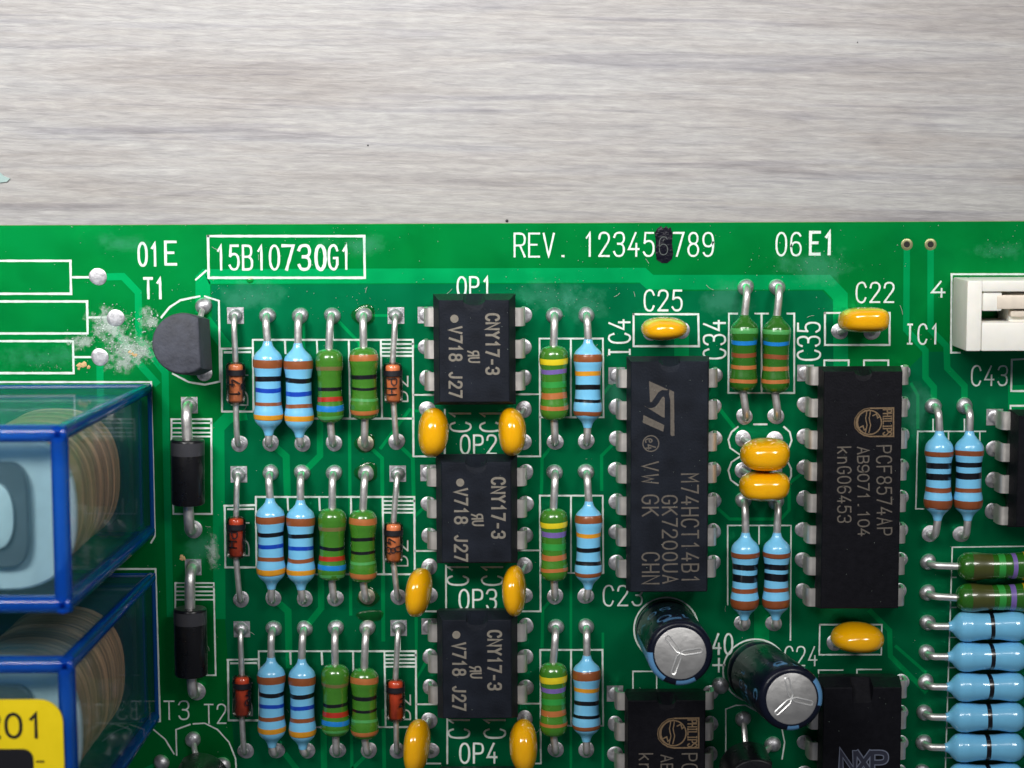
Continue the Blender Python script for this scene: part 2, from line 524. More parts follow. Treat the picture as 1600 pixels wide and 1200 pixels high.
S, L_ = True, False
GL = {
    '0': _g(('c', [(1.2, 0), (0, 1.4), (0, 4.6), (1.2, 6), (2.8, 6), (4, 4.6), (4, 1.4), (2.8, 0)])),
    '1': _g(('l', [(0.9, 4.7), (2.2, 6), (2.2, 0)])),
    '2': _g(('s', [(0, 4.5), (0.3, 5.7), (1.5, 6.1), (3, 6), (4, 5.2), (3.9, 3.9), (2.4, 2.4), (0, 0)]), ('l', [(0, 0), (4, 0)])),
    '3': _g(('s', [(0, 4.9), (0.7, 6), (3.2, 6.1), (4, 5.2), (4, 3.9), (3, 3.2), (1.5, 3.2)]), ('s', [(1.5, 3.2), (3.2, 3.1), (4, 2.3), (4, 0.9), (3, 0), (0.8, 0), (0, 1.1)])),
    '4': _g(('l', [(2.7, 6), (0, 1.8), (4, 1.8)]), ('l', [(3, 3.2), (3, 0)])),
    '5': _g(('l', [(3.8, 6), (0.6, 6), (0.3, 3.4)]), ('s', [(0.3, 3.4), (1.2, 3.9), (3, 3.9), (4, 2.9), (4, 1.1), (3, 0), (0.9, 0), (0, 1)])),
    '6': _g(('s', [(3.8, 5.2), (3, 6), (1.2, 6), (0, 4.8), (0, 1.2), (1, 0), (3, 0), (4, 1), (4, 2.5), (3, 3.5), (1, 3.5), (0, 2.4)])),
    '7': _g(('l', [(0, 6), (4, 6), (1.4, 0)])),
    '8': _g(('c', [(1.1, 3.2), (0.3, 4), (0.3, 5.2), (1.2, 6), (2.8, 6), (3.7, 5.2), (3.7, 4), (2.9, 3.2)]), ('c', [(1.1, 3.2), (0, 2.2), (0, 1), (1, 0), (3, 0), (4, 1), (4, 2.2), (2.9, 3.2)])),
    'A': _g(('l', [(0, 0), (2, 6), (4, 0)]), ('l', [(0.8, 2.1), (3.2, 2.1)])),
    'B': _g(('l', [(0, 0), (0, 6)]), ('s', [(0, 6), (2.8, 6), (3.7, 5.4), (3.7, 3.9), (2.8, 3.2), (0, 3.2)]), ('s', [(2.6, 3.2), (4, 2.5), (4, 0.7), (3, 0), (0, 0)])),
    'C': _g(('s', [(4, 4.7), (3.2, 6.1), (1.3, 6.1), (0, 4.8), (0, 1.2), (1.3, -0.1), (3.2, -0.1), (4, 1.3)])),
    'D': _g(('l', [(0, 0), (0, 6)]), ('s', [(0, 6), (2.6, 6), (4, 4.8), (4, 1.2), (2.6, 0), (0, 0)])),
    'E': _g(('l', [(4, 6), (0, 6), (0, 0), (4, 0)]), ('l', [(0, 3.1), (3, 3.1)])),
    'F': _g(('l', [(4, 6), (0, 6), (0, 0)]), ('l', [(0, 3.1), (3, 3.1)])),
    'G': _g(('s', [(4, 4.8), (3.2, 6.1), (1.3, 6.1), (0, 4.8), (0, 1.2), (1.3, -0.1), (3.2, -0.1), (4, 1.3)]), ('l', [(4, 1.2), (4, 2.8), (2.4, 2.8)])),
    'H': _g(('l', [(0, 0), (0, 6)]), ('l', [(4, 0), (4, 6)]), ('l', [(0, 3), (4, 3)])),
    'I': _g(('l', [(2, 0), (2, 6)]), ('l', [(1, 6), (3, 6)]), ('l', [(1, 0), (3, 0)])),
    'J': _g(('s', [(3.2, 6), (3.2, 1.2), (2.2, 0), (1, 0), (0.2, 1.2)])),
    'K': _g(('l', [(0, 0), (0, 6)]), ('l', [(3.8, 6), (0.4, 2.8)]), ('l', [(1.4, 3.6), (4, 0)])),
    'L': _g(('l', [(0, 6), (0, 0), (4, 0)])),
    'M': _g(('l', [(0, 0), (0, 6), (2, 3), (4, 6), (4, 0)])),
    'N': _g(('l', [(0, 0), (0, 6), (4, 0), (4, 6)])),
    'P': _g(('l', [(0, 0), (0, 6)]), ('s', [(0, 6), (3, 6), (4, 5.3), (4, 3.6), (3, 2.9), (0, 2.9)])),
    'R': _g(('l', [(0, 0), (0, 6)]), ('s', [(0, 6), (3, 6), (4, 5.3), (4, 3.6), (3, 2.9), (0, 2.9)]), ('l', [(2.2, 2.8), (4, 0)])),
    'S': _g(('s', [(4, 4.9), (3, 6.1), (1, 6.1), (0, 5), (0.2, 3.7), (2, 3.1), (3.8, 2.4), (4, 1), (3, -0.1), (1, -0.1), (0, 1)])),
    'T': _g(('l', [(0, 6), (4, 6)]), ('l', [(2, 6), (2, 0)])),
    'U': _g(('s', [(0, 6), (0, 1.2), (1.2, 0), (2.8, 0), (4, 1.2), (4, 6)])),
    'V': _g(('l', [(0, 6), (2, 0), (4, 6)])),
    'W': _g(('l', [(0, 6), (0.8, 0), (2, 4), (3.2, 0), (4, 6)])),
    'X': _g(('l', [(0, 0), (4, 6)]), ('l', [(0, 6), (4, 0)])),
    'Y': _g(('l', [(0, 6), (2, 3.2), (4, 6)]), ('l', [(2, 3.2), (2, 0)])),
    'k': _g(('l', [(0, 0), (0, 6)]), ('l', [(3.4, 4), (0.3, 1.7)]), ('l', [(1.3, 2.5), (3.6, 0)])),
    'n': _g(('l', [(0.3, 0), (0.3, 4)]), ('s', [(0.3, 2.8), (1.2, 4), (2.8, 4), (3.6, 3), (3.6, 0)])),
    '-': _g(('l', [(0.8, 2.8), (3.2, 2.8)])),
    '.': _g(('l', [(1.6, 0.15), (2.2, 0.15)])),
    '+': _g(('l', [(0, 3), (4, 3)]), ('l', [(2, 5.4), (2, 0.6)])),
    'e': _g(('s', [(0.4, 2.4), (3.6, 2.6), (3.2, 4), (1.2, 4.2), (0, 3), (0, 1.4), (1.2, 0), (3.4, 0.4)])),
    ' ': (),
}
GL['9'] = tuple((k, [(4 - x, 6 - y) for x, y in p]) for k, p in GL['6'])
GL['O'] = GL['0']
GL['r'] = tuple((k, [(4 - x, y) for x, y in p]) for k, p in GL['R'])      # mirrored R of the recognition mark


def strokes(s, adv=1.0, gw=0.66):
    """polylines in glyph units: the string is 1 high, each letter gw wide"""
    out = []
    for i, ch in enumerate(s):
        for kind, pts in GL[ch]:
            q = [Vector((i * adv + x / 4 * gw, y / 6, 0)) for x, y in pts]
            cl = kind == 'c'
            if kind in 'sc':
                q = chaikin(q, 2, cl)
            out.append((q, cl))
    return out, (len(s) - 1) * adv + gw


def text(s, p0, p1, h, z, m, parent, w, name='lettering', jit=0.0, shear=0.0, mb=None, gap=0.34):
    """p0, p1: photo pixels of the base line's two ends on the plane z; h: letter height in pixels; w: stroke width in pixels"""
    A, B = W(*p0, z), W(*p1, z)
    u = B - A
    k = u.length / max(1e-6, math.hypot(p1[0] - p0[0], p1[1] - p0[1]))
    H = h * k
    un = u.normalized()
    vn = Vector((-un.y, un.x, 0))
    st, tot = strokes(s, 1.0, 1.0 - gap)
    sx = u.length / tot
    mb_ = mb or MB()
    for i, (q, cl) in enumerate(st):
        mb_.ribbon([A + un * (p.x * sx + p.y * H * shear) + vn * (p.y * H) for p in q], w * k, z + 0.0015 * (i % 5), cl, jit, 0.35)
    return mb_ if mb else mb_.build(name, m, parent, smooth=False)


# ================================================================== the setting
tb = MB()
tb.box((-400, -500, -BOARD_Z - 18), (450, 450, -BOARD_Z))
table = tb.build('tabletop', WOOD, None, smooth=False)
table['kind'] = 'structure'

# ================================================================== circuit board
EDGE_Y = 7.29
X0, X1, Y0 = -42.0, 84.0, -62.0
board = root('circuit_board', (20, -15, -BOARD_Z), 'green printed circuit board with white lettering, lying on the grey wood tabletop', 'circuit board')
b = MB()
b.box((X0, Y0, -1.6), (X1, EDGE_Y, 0.0))
sub = b.build('substrate', MASK, board, smooth=False)
sub.data.materials.append(FR4)
for p_ in sub.data.polygons:
    if abs(p_.normal.z) < 0.5:
        p_.material_index = 1

darker_zone = MB()
darker_zone.poly([W(x, y, 0.006) for x, y in [(330, 445), (1003, 443), (1027, 455), (1285, 454), (1303, 472), (1303, 585), (1410, 585), (1446, 550), (1487, 549), (1700, 549), (1700, 1260), (372, 1260), (351, 960), (350, 670), (345, 560), (331, 500)]])
darker_zone.build('inner_mask_and_shade', MASK_IN, board, smooth=False)  # right of the chip's trace, the darker green stands in for gradual shade


def trace(pts, w, z=0.012):
    q = [W(x, y, z) for x, y in pts]
    mb = MB().ribbon(q, w / 19.55, z)
    return mb.build('copper_trace', TRACE, board, smooth=False)


TR = [
    ([(153, 433), (192, 432), (216, 457), (217, 530), (258, 582), (260, 720), (266, 960)], 11),
    ([(181, 496), (181, 518), (210, 560), (244, 598)], 11), ([(156, 558), (157, 640)], 11),
    ([(317, 480), (317, 437), (322, 432), (1004, 430), (1016, 441), (1292, 441), (1313, 463), (1314, 600)], 23),
    ([(1065, 522), (1065, 580)], 23), ([(325, 505), (352, 540)], 18),
    ([(378, 648), (358, 651), (341, 668), (343, 960)], 19),
    ([(423, 692), (447, 713), (449, 775)], 11), ([(427, 935), (450, 955), (452, 1040)], 11),
    ([(500, 640), (500, 712), (474, 738)], 10), ([(501, 885), (502, 950), (477, 981)], 10), ([(505, 1120), (507, 1230)], 10),
    ([(546, 655), (548, 960)], 5), ([(571, 692), (597, 716), (599, 1000)], 6), ([(549, 1120), (550, 1230)], 5), ([(574, 1178), (552, 1200), (552, 1240)], 6),
    ([(599, 1110), (601, 1230)], 6), ([(519, 492), (560, 534), (570, 560)], 5), ([(475, 500), (475, 560)], 4), ([(569, 493), (619, 493)], 4),
    ([(620, 692), (645, 716), (647, 806)], 6), ([(648, 807), (668, 787)], 5), ([(650, 930), (651, 1060), (668, 1030)], 6), ([(645, 640), (646, 690)], 5),
    ([(866, 692), (847, 716), (846, 770)], 5), ([(866, 932), (848, 952), (847, 1010)], 5), ([(892, 900), (892, 1240)], 4), ([(942, 990), (942, 1240)], 4),
    ([(958, 694), (940, 712), (940, 765)], 5), ([(962, 590), (944, 614)], 5), ([(1122, 636), (1160, 684)], 6),
    ([(1122, 795), (1140, 811), (1220, 811), (1233, 797), (1233, 755), (1256, 738)], 5), ([(646, 541), (668, 541)], 5), ([(646, 642), (668, 642)], 4),
    ([(1417, 382), (1416, 515), (1446, 548), (1446, 590), (1459, 605), (1459, 634)], 10), ([(1454, 382), (1454, 515), (1479, 541), (1480, 575), (1507, 603), (1507, 634)], 10),
    ([(1360, 955), (1390, 985), (1391, 1025), (1446, 1080)], 8), ([(1400, 1010), (1446, 1050)], 5), ([(1424, 600), (1434, 618), (1434, 668)], 5),
    ([(1190, 955), (1190, 1010)], 24), ([(1588, 612), (1588, 634)], 26), ([(595, 700), (640, 640)], 5), ([(150, 1240), (252, 1190)], 6), ([(447, 1180), (470, 1210), (470, 1250)], 9),
]
for pts, w_ in TR:
    trace(pts, w_)

# ---- silkscreen lines, from row one and repeated for the rows below
ZS = 0.022
ROWDY = 12.7


def silk(polys, w=3.3, name='printed_outline', dy=0.0, jit=0.14):
    mb = MB()
    for i, pts in enumerate(polys):
        q = [W(x, y, ZS) for x, y in pts]
        q = [Vector((p.x, p.y - dy, 0)) for p in q]
        mb.ribbon(q, w / 19.55, ZS + 0.0012 * (i % 6), False, jit, 0.4)
    return mb.build(name, SILK, board, smooth=False)


for y0, y1, x1, px in ((407.5, 459, 110, 153), (471, 521, 136, 181), (533, 583, 114, 156)):
    silk([[(-160, y0), (x1, y0), (x1 + 1, y1), (-160, y1)], [(x1 + 1, (y0 + y1) / 2), (px - 12, (y0 + y1) / 2)]], 3.6)
silk([[(325, 369), (569, 369), (570, 434), (326, 434), (325, 369)]], 3.8)
silk([[(306, 437), (322, 423)]], 3)
silk([[(252, 496), (265, 480), (282, 469), (312, 463)], [(320, 463), (342, 470), (344, 596)], [(270, 584), (295, 597), (320, 601), (344, 596)]], 3)
for k in range(3):
    dy = ROWDY * k
    silk([[(345, 545), (395, 544)], [(346, 545), (347, 643), (395, 643)], [(351, 550.5), (391, 550)]], 3.2, dy=dy)
    silk([[(395, 531), (645, 531), (646, 713)], [(395, 531), (396, 643)], [(445, 531), (446, 552)], [(495, 531), (496, 552)], [(545, 531), (547, 654)], [(595, 531), (597, 654)],
          [(480, 654), (645, 654)], [(519.5, 512), (520, 531)], [(619.5, 511), (619.5, 531)]], 3.0, dy=dy)
    silk([[(598, y), (645, y)] for y in (537.5, 544, 550, 556)], 3.0, name='printed_cathode_lines', dy=dy)
    silk([[(646, 617), (680, 617)], [(805, 616), (843, 616)], [(843, 529), (844, 713), (806, 713)], [(647, 713), (684, 713)], [(695, 713), (695, 640)]], 2.8, dy=dy)
    silk([[(843, 529), (942, 529), (943, 652)], [(892, 529), (892, 652)], [(843, 652), (852, 652)], [(884, 652), (900, 652)], [(930, 652), (943, 652)]], 2.8, dy=dy)
silk([[(990, 491), (1091, 491), (1092, 541), (990, 541), (990, 491)]], 3.2)
silk([[(1289, 489), (1390, 489), (1390, 539), (1289, 539), (1289, 489)]], 3)
silk([[(1281, 976), (1378, 976), (1377, 1023), (1280, 1023), (1281, 976)]], 2.4)
silk([[(1288, 580), (1288, 563), (1326, 563), (1326, 580)], [(1350, 575), (1350, 563), (1388, 563), (1388, 580)]], 2.8)
silk([[(1600, 561), (1581, 562), (1580, 611), (1620, 611)], [(1579, 648), (1579, 634), (1620, 634)]], 3)
silk([[(1152, 490), (1139, 490), (1138, 614), (1241, 614), (1241, 490), (1230, 490)], [(1180, 490), (1200, 490)], [(1190, 490), (1190, 612)]], 2.8)
silk([[(1137, 945), (1137, 821), (1236, 821), (1235, 1000)], [(1186, 821), (1186, 850)]], 2.2)
silk([[(1443, 795), (1431, 795), (1434, 674), (1540, 674)], [(1482, 674), (1482, 700)], [(1531, 674), (1531, 700)], [(1458, 655), (1458, 674)], [(1507, 655), (1507, 674)]], 2.2)
silk([[(1640, 853), (1488, 855), (1476, 1240)]] + [[(1486 - k * 1.6, 902 + 47 * k), (1494, 902 + 47 * k)] for k in range(7)], 2.0)
silk([[(268, 688), (268, 655), (330, 655), (331, 803), (271, 803), (270, 780)]], 3)
silk([[(269, y), (330, y)] for y in (661, 669, 676, 682)], 2.6, name='printed_cathode_lines')
silk([[(274, 950), (274, 911), (334, 911), (337, 1055), (278, 1055)]], 2.6)
silk([[(275, y), (334, y)] for y in (917, 924, 930, 937)], 2.4, name='printed_cathode_lines')
silk([[(989, 1080), (989, 1049), (1026, 1049), (1026, 1080)]], 2.2)
silk([[(1279, 1060), (1279, 1047), (1317, 1047)], [(1339, 1060), (1339, 1046), (1377, 1046)]], 2.0)
silk([[(-160, 597), (236, 597), (242, 838), (236, 848)]], 3)
silk([[(-160, 889), (243, 889), (250, 1127), (-160, 1130)]], 3)
silk([[(276, 1180), (275, 1140), (297, 1132)], [(302, 1131), (320, 1130), (340, 1140), (358, 1160), (368, 1185), (371, 1230)], [(240, 1140), (258, 1155), (272, 1178)], [(160, 1158), (180, 1143), (200, 1135)]], 2.4)
silk([[(1134, 1240), (1134, 1108), (1150, 1102), (1165, 1102), (1180, 1110)], [(1222, 1140), (1226, 1160), (1222, 1186)]], 2.2)
silk([[(1153, 667), (1143, 675), (1138, 687), (1141, 700), (1157, 711)], [(1225, 667), (1234, 675), (1237, 688), (1232, 702)], [(1157, 713), (1143, 722), (1138, 735), (1142, 750), (1153, 758)],
      [(1231, 722), (1236, 732), (1236, 744), (1231, 755)], [(1178, 663), (1198, 663)]], 2.8)
silk([[(1640, 428.5), (1487, 428.5), (1486, 551), (1500, 551)]], 3.0)


def stext(s, x0, x1, yt, yb, w=3.2, **k):
    text(s, (x0, yb), (x1, yb), yb - yt, ZS, SILK, board, w, 'printed_lettering', 0.12, **k)


def vtext(s, xb, y0, y1, h, w=3.0):
    text(s, (xb, y0), (xb, y1), h, ZS, SILK, board, w, 'printed_lettering', 0.12)


stext('01', 217, 248, 380, 415, 4.0)
stext('E', 259, 275, 378, 413, 4.2)
stext('T1', 226, 256, 435, 466, 4.0)
stext('15B10', 338, 436, 384, 421, 3.6)
stext('73', 442, 484, 384, 421, 4.6)
stext('0', 494, 508, 384, 421, 5.2)
stext('G1', 514, 547, 384, 420, 3.8)
stext('REV.', 804, 888, 365, 401, 3.0, gap=0.30)
stext('123456789', 913, 1114, 364, 400, 3.0)
stext('06', 1213, 1251, 364, 399, 3.0)
stext('E1', 1266, 1302, 363, 397, 4.6)
stext('OP1', 715, 767, 433, 463, 3.2)
stext('OP2', 720, 775, 680, 709, 3.2)
stext('OP3', 718, 775, 921, 952, 3.2)
stext('OP4', 719, 776, 1161, 1192, 3.2)
for xb, ya in ((735, 674), (782, 674), (731, 914), (785, 914), (733, 1153), (789, 1153)):
    vtext('C1', xb, ya, ya - 34, 31)
stext('C25', 1007, 1065, 454, 485, 3.0)
vtext('IC4', 984, 557, 500, 32)
vtext('C34', 1133, 560, 501, 33)
vtext('C35', 1281, 562, 504, 34)
stext('C22', 1338, 1396, 442, 472, 2.8)
stext('4', 1456, 1476, 440, 464, 2.8)
stext('IC1', 1415, 1467, 507, 537, 2.8)
stext('C43', 1518, 1573, 572, 602, 2.6)
stext('C23', 943, 1003, 915, 946, 2.8)
stext('40', 1114, 1144, 990, 1022, 3.2)
stext('+', 1114, 1132, 1026, 1052, 3.0)
stext('C24', 1226, 1276, 1010, 1040, 2.2)
stext('T3', 257, 295, 1095, 1124, 2.4)
stext('T2', 320, 353, 1100, 1130, 2.2)
for a_, b_, c_, t_ in ((387, 633, 576, 'D1'), (389, 868, 806, 'D1'), (394, 1118, 1056, 'D1'), (637, 627, 588, 'D2'), (637, 884, 845, 'D2'), (641, 1124, 1086, 'D2')):
    vtext(t_, a_, b_, c_, 25, 2.2)

# the black marker blot over the sixth revision figure
mk = MB()
bl = [W(x, y, 0.05) for x, y in [(1027, 357), (1033, 353), (1036, 357), (1041, 353), (1044, 357), (1048, 355), (1051, 366), (1050, 380), (1052, 396), (1050, 405), (1043, 411), (1034, 411), (1026, 406), (1024, 392), (1025, 378), (1023, 364)]]
cen = sum(bl, Vector()) / len(bl)
mk.rings([[p - Vector((0, 0, 0.02)) for p in bl], bl, [cen + (p - cen) * 0.6 + Vector((0, 0, 0.03)) for p in bl]])
mk.build('marker_blot', MARKER, board)
six = MB()
text('6', (1030, 398), (1043, 398), 28, 0.085, SILK, board, 1.3, mb=six)
six.build('printed_lettering', mat('inked_over_print', (0.07, 0.085, 0.08, 1), 0.5), board, smooth=False)


# ---- solder pads
PADS = []


def pad(px, py, square=False, r=0.66, dome=0.5, flat=False, at=None, lead=True):
    c = at if at is not None else W(px, py, 0)
    for q in PADS:
        if (q - c).length < 0.9:
            return c
    PADS.append(c.copy())
    mb = MB()
    j = random.uniform(0.95, 1.05)
    if square:
        h = 0.66
        mb.box((c.x - h, c.y - h, 0.004), (c.x + h, c.y + h, 0.045))
    if flat:
        prof = [(0.0, r), (0.03, r), (0.06, r * 0.93), (0.085, r * 0.6), (0.09, 0.02)]
    elif dome > 0.3:
        prof = [(0.0, r), (0.05, r * 1.0), (0.16 * j, r * 0.97), (dome * 0.6, r * 0.84), (dome * 0.9, r * 0.56), (dome * 1.05, r * 0.3), (dome * 1.1, 0.02)]
    else:
        prof = [(0.0, r), (0.04, r), (0.07, r * 0.92), (0.085, r * 0.66), (0.12 * j, r * 0.5), (0.25 * j, r * 0.44), (0.32, 0.05)]
    if square:
        prof = [(d, q * 0.86) for d, q in prof]
    off = Vector((random.uniform(-.04, .04), random.uniform(-.04, .04), 0))
    A = c + off + Vector((0, 0, 0.006 if not square else 0.02))
    n = 22
    x, y = Vector((1, 0, 0)), Vector((0, 1, 0))
    ph = random.uniform(0, 6.28)
    rr = []
    for d, q in prof:
        rr.append([A + Vector((0, 0, d)) + (x * math.cos(2 * math.pi * k / n) + y * math.sin(2 * math.pi * k / n)) * q * (1 + 0.035 * math.sin(2 * 2 * math.pi * k / n + ph) + 0.02 * math.sin(3 * 2 * math.pi * k / n + 2 * ph)) for k in range(n)])
    mb.rings(rr)
    if lead:
        mb.tube([(c.x, c.y, -1.7), (c.x, c.y, -BOARD_Z + 0.02)], [0.45, 0.26], 8)
    mb.build('solder_pad', SOLDER, board)
    return c


for x, y in ((153, 433), (181, 496), (156.5, 558)):
    pad(x, y, r=0.7, flat=True)
pad(318, 478, r=0.68)
pad(319, 583, r=0.66, dome=0.2)
for k in range(3):
    pass
for x, y in ((1417, 382), (1454, 382)):
    c = W(x, y, 0)
    MB().lathe(c, c + Vector((0, 0, 1)), [(0.02, 0.25), (0.03, 0.44), (0.008, 0.47)], 20, cap=False).build('via_ring', RING, board)
    MB().lathe(c + Vector((0, 0, 0.016)), c + Vector((0, 0, 1)), [(0.0, 0.28), (0.002, 0.01)], 20).build('drill_hole', HOLE, board)


# ================================================================== axial parts
def lead_path(pc, end, zc, side):
    """from the pad up, over a bend, to the body's end"""
    d = Vector((end.x - pc.x, end.y - pc.y, 0))
    q = [pc + Vector((0, 0, -1.5)), pc + Vector((0, 0, 0.15)), pc + Vector((0, 0, zc * 0.62)), pc + d * 0.22 + Vector((0, 0, zc * 0.98)), pc + d * 0.6 + Vector((0, 0, zc)), Vector((end.x, end.y, zc))]
    return [q[0]] + chaikin(q[1:], 2)


PROF_BLUE = [(0, .33), (.02, .36), (.05, .43), (.085, .62), (.115, .86), (.145, 1.03), (.18, 1.11), (.22, 1.14), (.265, 1.12), (.31, 1.05), (.36, 1.0), (.45, .985), (.55, .985), (.64, 1.0), (.69, 1.05),
             (.735, 1.12), (.78, 1.14), (.82, 1.11), (.855, 1.03), (.885, .86), (.915, .62), (.95, .43), (.98, .36), (1, .33)]
PROF_GREEN = [(0, .30), (0.005, .52), (.025, .80), (.06, .98), (.10, 1.08), (.15, 1.12), (.22, 1.11), (.30, 1.03), (.37, .985), (.5, .975), (.63, .985), (.70, 1.03), (.78, 1.11), (.85, 1.12), (.90, 1.08), (.94, .98),
              (.975, .80), (.995, .52), (1, .30)]
PROF_NECK = [(0, .33), (.03, .40), (.07, .62), (.11, .88), (.15, 1.03), (.2, 1.10), (.26, 1.09), (.33, 1.02), (.4, .985), (.5, .975), (.63, .985), (.72, 1.03), (.80, 1.09), (.88, 1.10), (.93, 1.02), (.97, .82), (.995, .52), (1, .30)]
PROF_DUMB = [(0, .33), (.02, .36), (.05, .48), (.09, .80), (.13, 1.02), (.18, 1.12), (.25, 1.13), (.32, 1.06), (.40, .99), (.5, .97), (.60, .99), (.68, 1.06), (.75, 1.13), (.82, 1.12), (.87, 1.02), (.91, .80), (.95, .48), (.98, .36), (1, .33)]

T_BLUE_A = [('brown', .186, .27), ('black', .365, .414), ('blue', .497, .545), ('brown', .634, .676), ('orange', .766, .828)]
T_BLUE_B = [('brown', .156, .253), ('orange', .35, .40), ('black', .505, .56), ('black', .67, .71), ('brown', .80, .85)]
T_BLUE_C = [('rust', .215, .275), ('black', .345, .405), ('black', .46, .537), ('rust', .62, .668), ('rust', .757, .865)]
T_GRN_A = [('olive', .235, .29), ('black', .51, .555), ('red', .635, .70), ('sky', .755, .83), ('mint', .89, .935)]
T_GRN_B = [('tan', .10, .195), ('black', .365, .42), ('black', .55, .59), ('mint', .70, .735), ('tan', .857, .93)]
T_GRN_C = [('yellow', .17, .25), ('violet', .31, .38), ('lime', .46, .55), ('tan', .62, .70), ('tan', .795, .845)]
T_GRN_D = [('mint', .17, .235), ('sky', .33, .385), ('rust', .485, .55), ('tan', .65, .70), ('tan', .82, .865)]
T_GRN_E = [('dim', .17, .42), ('lime', .48, .56), ('violet', .64, .70), ('gold', .79, .84)]


def radius_at(prof, t):
    for (a, ra), (b_, rb) in zip(prof, prof[1:]):
        if a <= t <= b_ and b_ > a:
            k = (t - a) / (b_ - a)
            return ra + (rb - ra) * k
    return prof[-1][1]


def resistor(label, padA, padB, eA, eB, prof, bands, m, zc=1.5, rs=1.0, group='resistors', sqA=False, lead_r=0.30):
    cA = pad(*padA, square=sqA)
    cB = pad(*padB, dome=0.25)
    A, B = W(*eA, zc), W(*eB, zc)
    mid = (A + B) / 2
    rs = rs * random.uniform(.97, 1.03)
    r_ = root('resistor', (mid.x, mid.y, 0), label, 'resistor', group)
    Ln = (B - A).length
    P = [(t * Ln, q * rs) for t, q in prof]
    # finer rings for a smooth body
    ts = [i / 60 for i in range(61)]
    body = MB().lathe(A, B, [P[0]] + [(t * Ln, radius_at(prof, t) * rs) for t in ts[1:-1]] + [P[-1]], 30).build('body', m, r_, angle=70)
    for name, t0, t1 in bands:
        n = 6
        off = random.uniform(-.008, .008)
        t1 = t1 + (t1 - t0) * random.uniform(-.15, .1)
        mb = MB()
        rr = [(t0 + off + (t1 - t0) * i / n) for i in range(n + 1)]
        pr = [(rr[0] * Ln, radius_at(prof, rr[0]) * rs - 0.01)] + [(t * Ln, radius_at(prof, t) * rs + 0.014) for t in rr] + [(rr[-1] * Ln, radius_at(prof, rr[-1]) * rs - 0.01)]
        mb.lathe(A, B, pr, 30, cap=False)
        # paint edges are never quite straight
        t = (B - A).normalized()
        ph, am = random.uniform(0, 6.28), random.uniform(0.01, 0.04)
        for i, v in enumerate(mb.v):
            mb.v[i] = v + t * am * math.sin((i % 30) / 30 * 6.283 * 2 + ph)
        mb.build('colour_band', BAND[name], body, angle=80)
    for pc, e in ((cA, A), (cB, B)):
        q = lead_path(pc, e, zc, 0)
        t = (mid - e).normalized()
        MB().tube(q + [Vector((e.x, e.y, zc)) + Vector((t.x, t.y, 0)) * 0.4], lead_r, 12).build('lead', TIN, r_)
    return r_


def glass_diode(label, padA, padB, eA, eB, core=None, marks=(), zc=1.05, sq=True):
    cA = pad(*padA, square=sq)
    cB = pad(*padB, dome=0.25)
    A, B = W(*eA, zc), W(*eB, zc)
    mid = (A + B) / 2
    r_ = root('glass_diode', (mid.x, mid.y, 0), label, 'diode', 'glass diodes')
    Ln = (B - A).length
    rg = 0.76
    glass = MB().lathe(A, B, [(0, .30), (.05, .52), (.16, .68), (.34, rg), (Ln - .34, rg), (Ln - .16, .68), (Ln - .05, .52), (Ln, .30)], 28).build('glass_body', GLASS, r_)
    cp = [(.16, .26), (.22, .48), (.34, .57), (.8, .58), (1.1, .50)]
    cp += [(1.35, .53), (Ln * .55, .52), (Ln * .62, .49), (Ln - 1.0, .55), (Ln - .34, .57), (Ln - .22, .46), (Ln - .16, .26)]
    MB().lathe(A, B, cp, 22).build('core', core or CORE, r_)
    pr = [(.62, rg - .012), (.62, rg + .012), (1.06, rg + .012), (1.06, rg - .012)]
    MB().lathe(A, B, pr, 28, cap=False).build('cathode_band', INK, glass)
    # printed type marks wrapped on the glass
    t = (B - A).normalized()
    x = Vector((-t.y, t.x, 0))
    if x.x < 0:
        x = -x
    mb = MB()
    for s_, d0, ang0, h in marks:
        st, tot = strokes(s_, 1.0, 0.66)
        for q, cl in st:
            pts = q + ([q[0]] if cl else [])
            w3 = 0.055
            for a_, b_ in zip(pts, pts[1:]):
                def mp(p, o):
                    al = math.radians(ang0) + (p.y * h + o[1]) / rg
                    d = d0 + p.x * h * 0.9 + o[0]
                    return A + t * d + (x * math.sin(al) + Vector((0, 0, 1)) * math.cos(al)) * (rg + 0.010)
                dv = Vector((b_.x - a_.x, b_.y - a_.y, 0))
                if dv.length < 1e-6:
                    continue
                dv.normalize()
                nx, ny = -dv.y * w3, dv.x * w3
                mb.add([mp(a_, (nx, ny)), mp(a_, (-nx, -ny)), mp(b_, (-nx, -ny)), mp(b_, (nx, ny))], [(0, 1, 2, 3)])
    if mb.v:
        mb.build('type_marking', INK, glass, smooth=False)
    for pc, e in ((cA, A), (cB, B)):
        q = lead_path(pc, e, zc, 0)
        tt = (mid - e).normalized()
        MB().tube(q + [Vector((e.x, e.y, zc)) + Vector((tt.x, tt.y, 0)) * 0.3], 0.235, 10).build('lead', TIN, r_)
    return r_


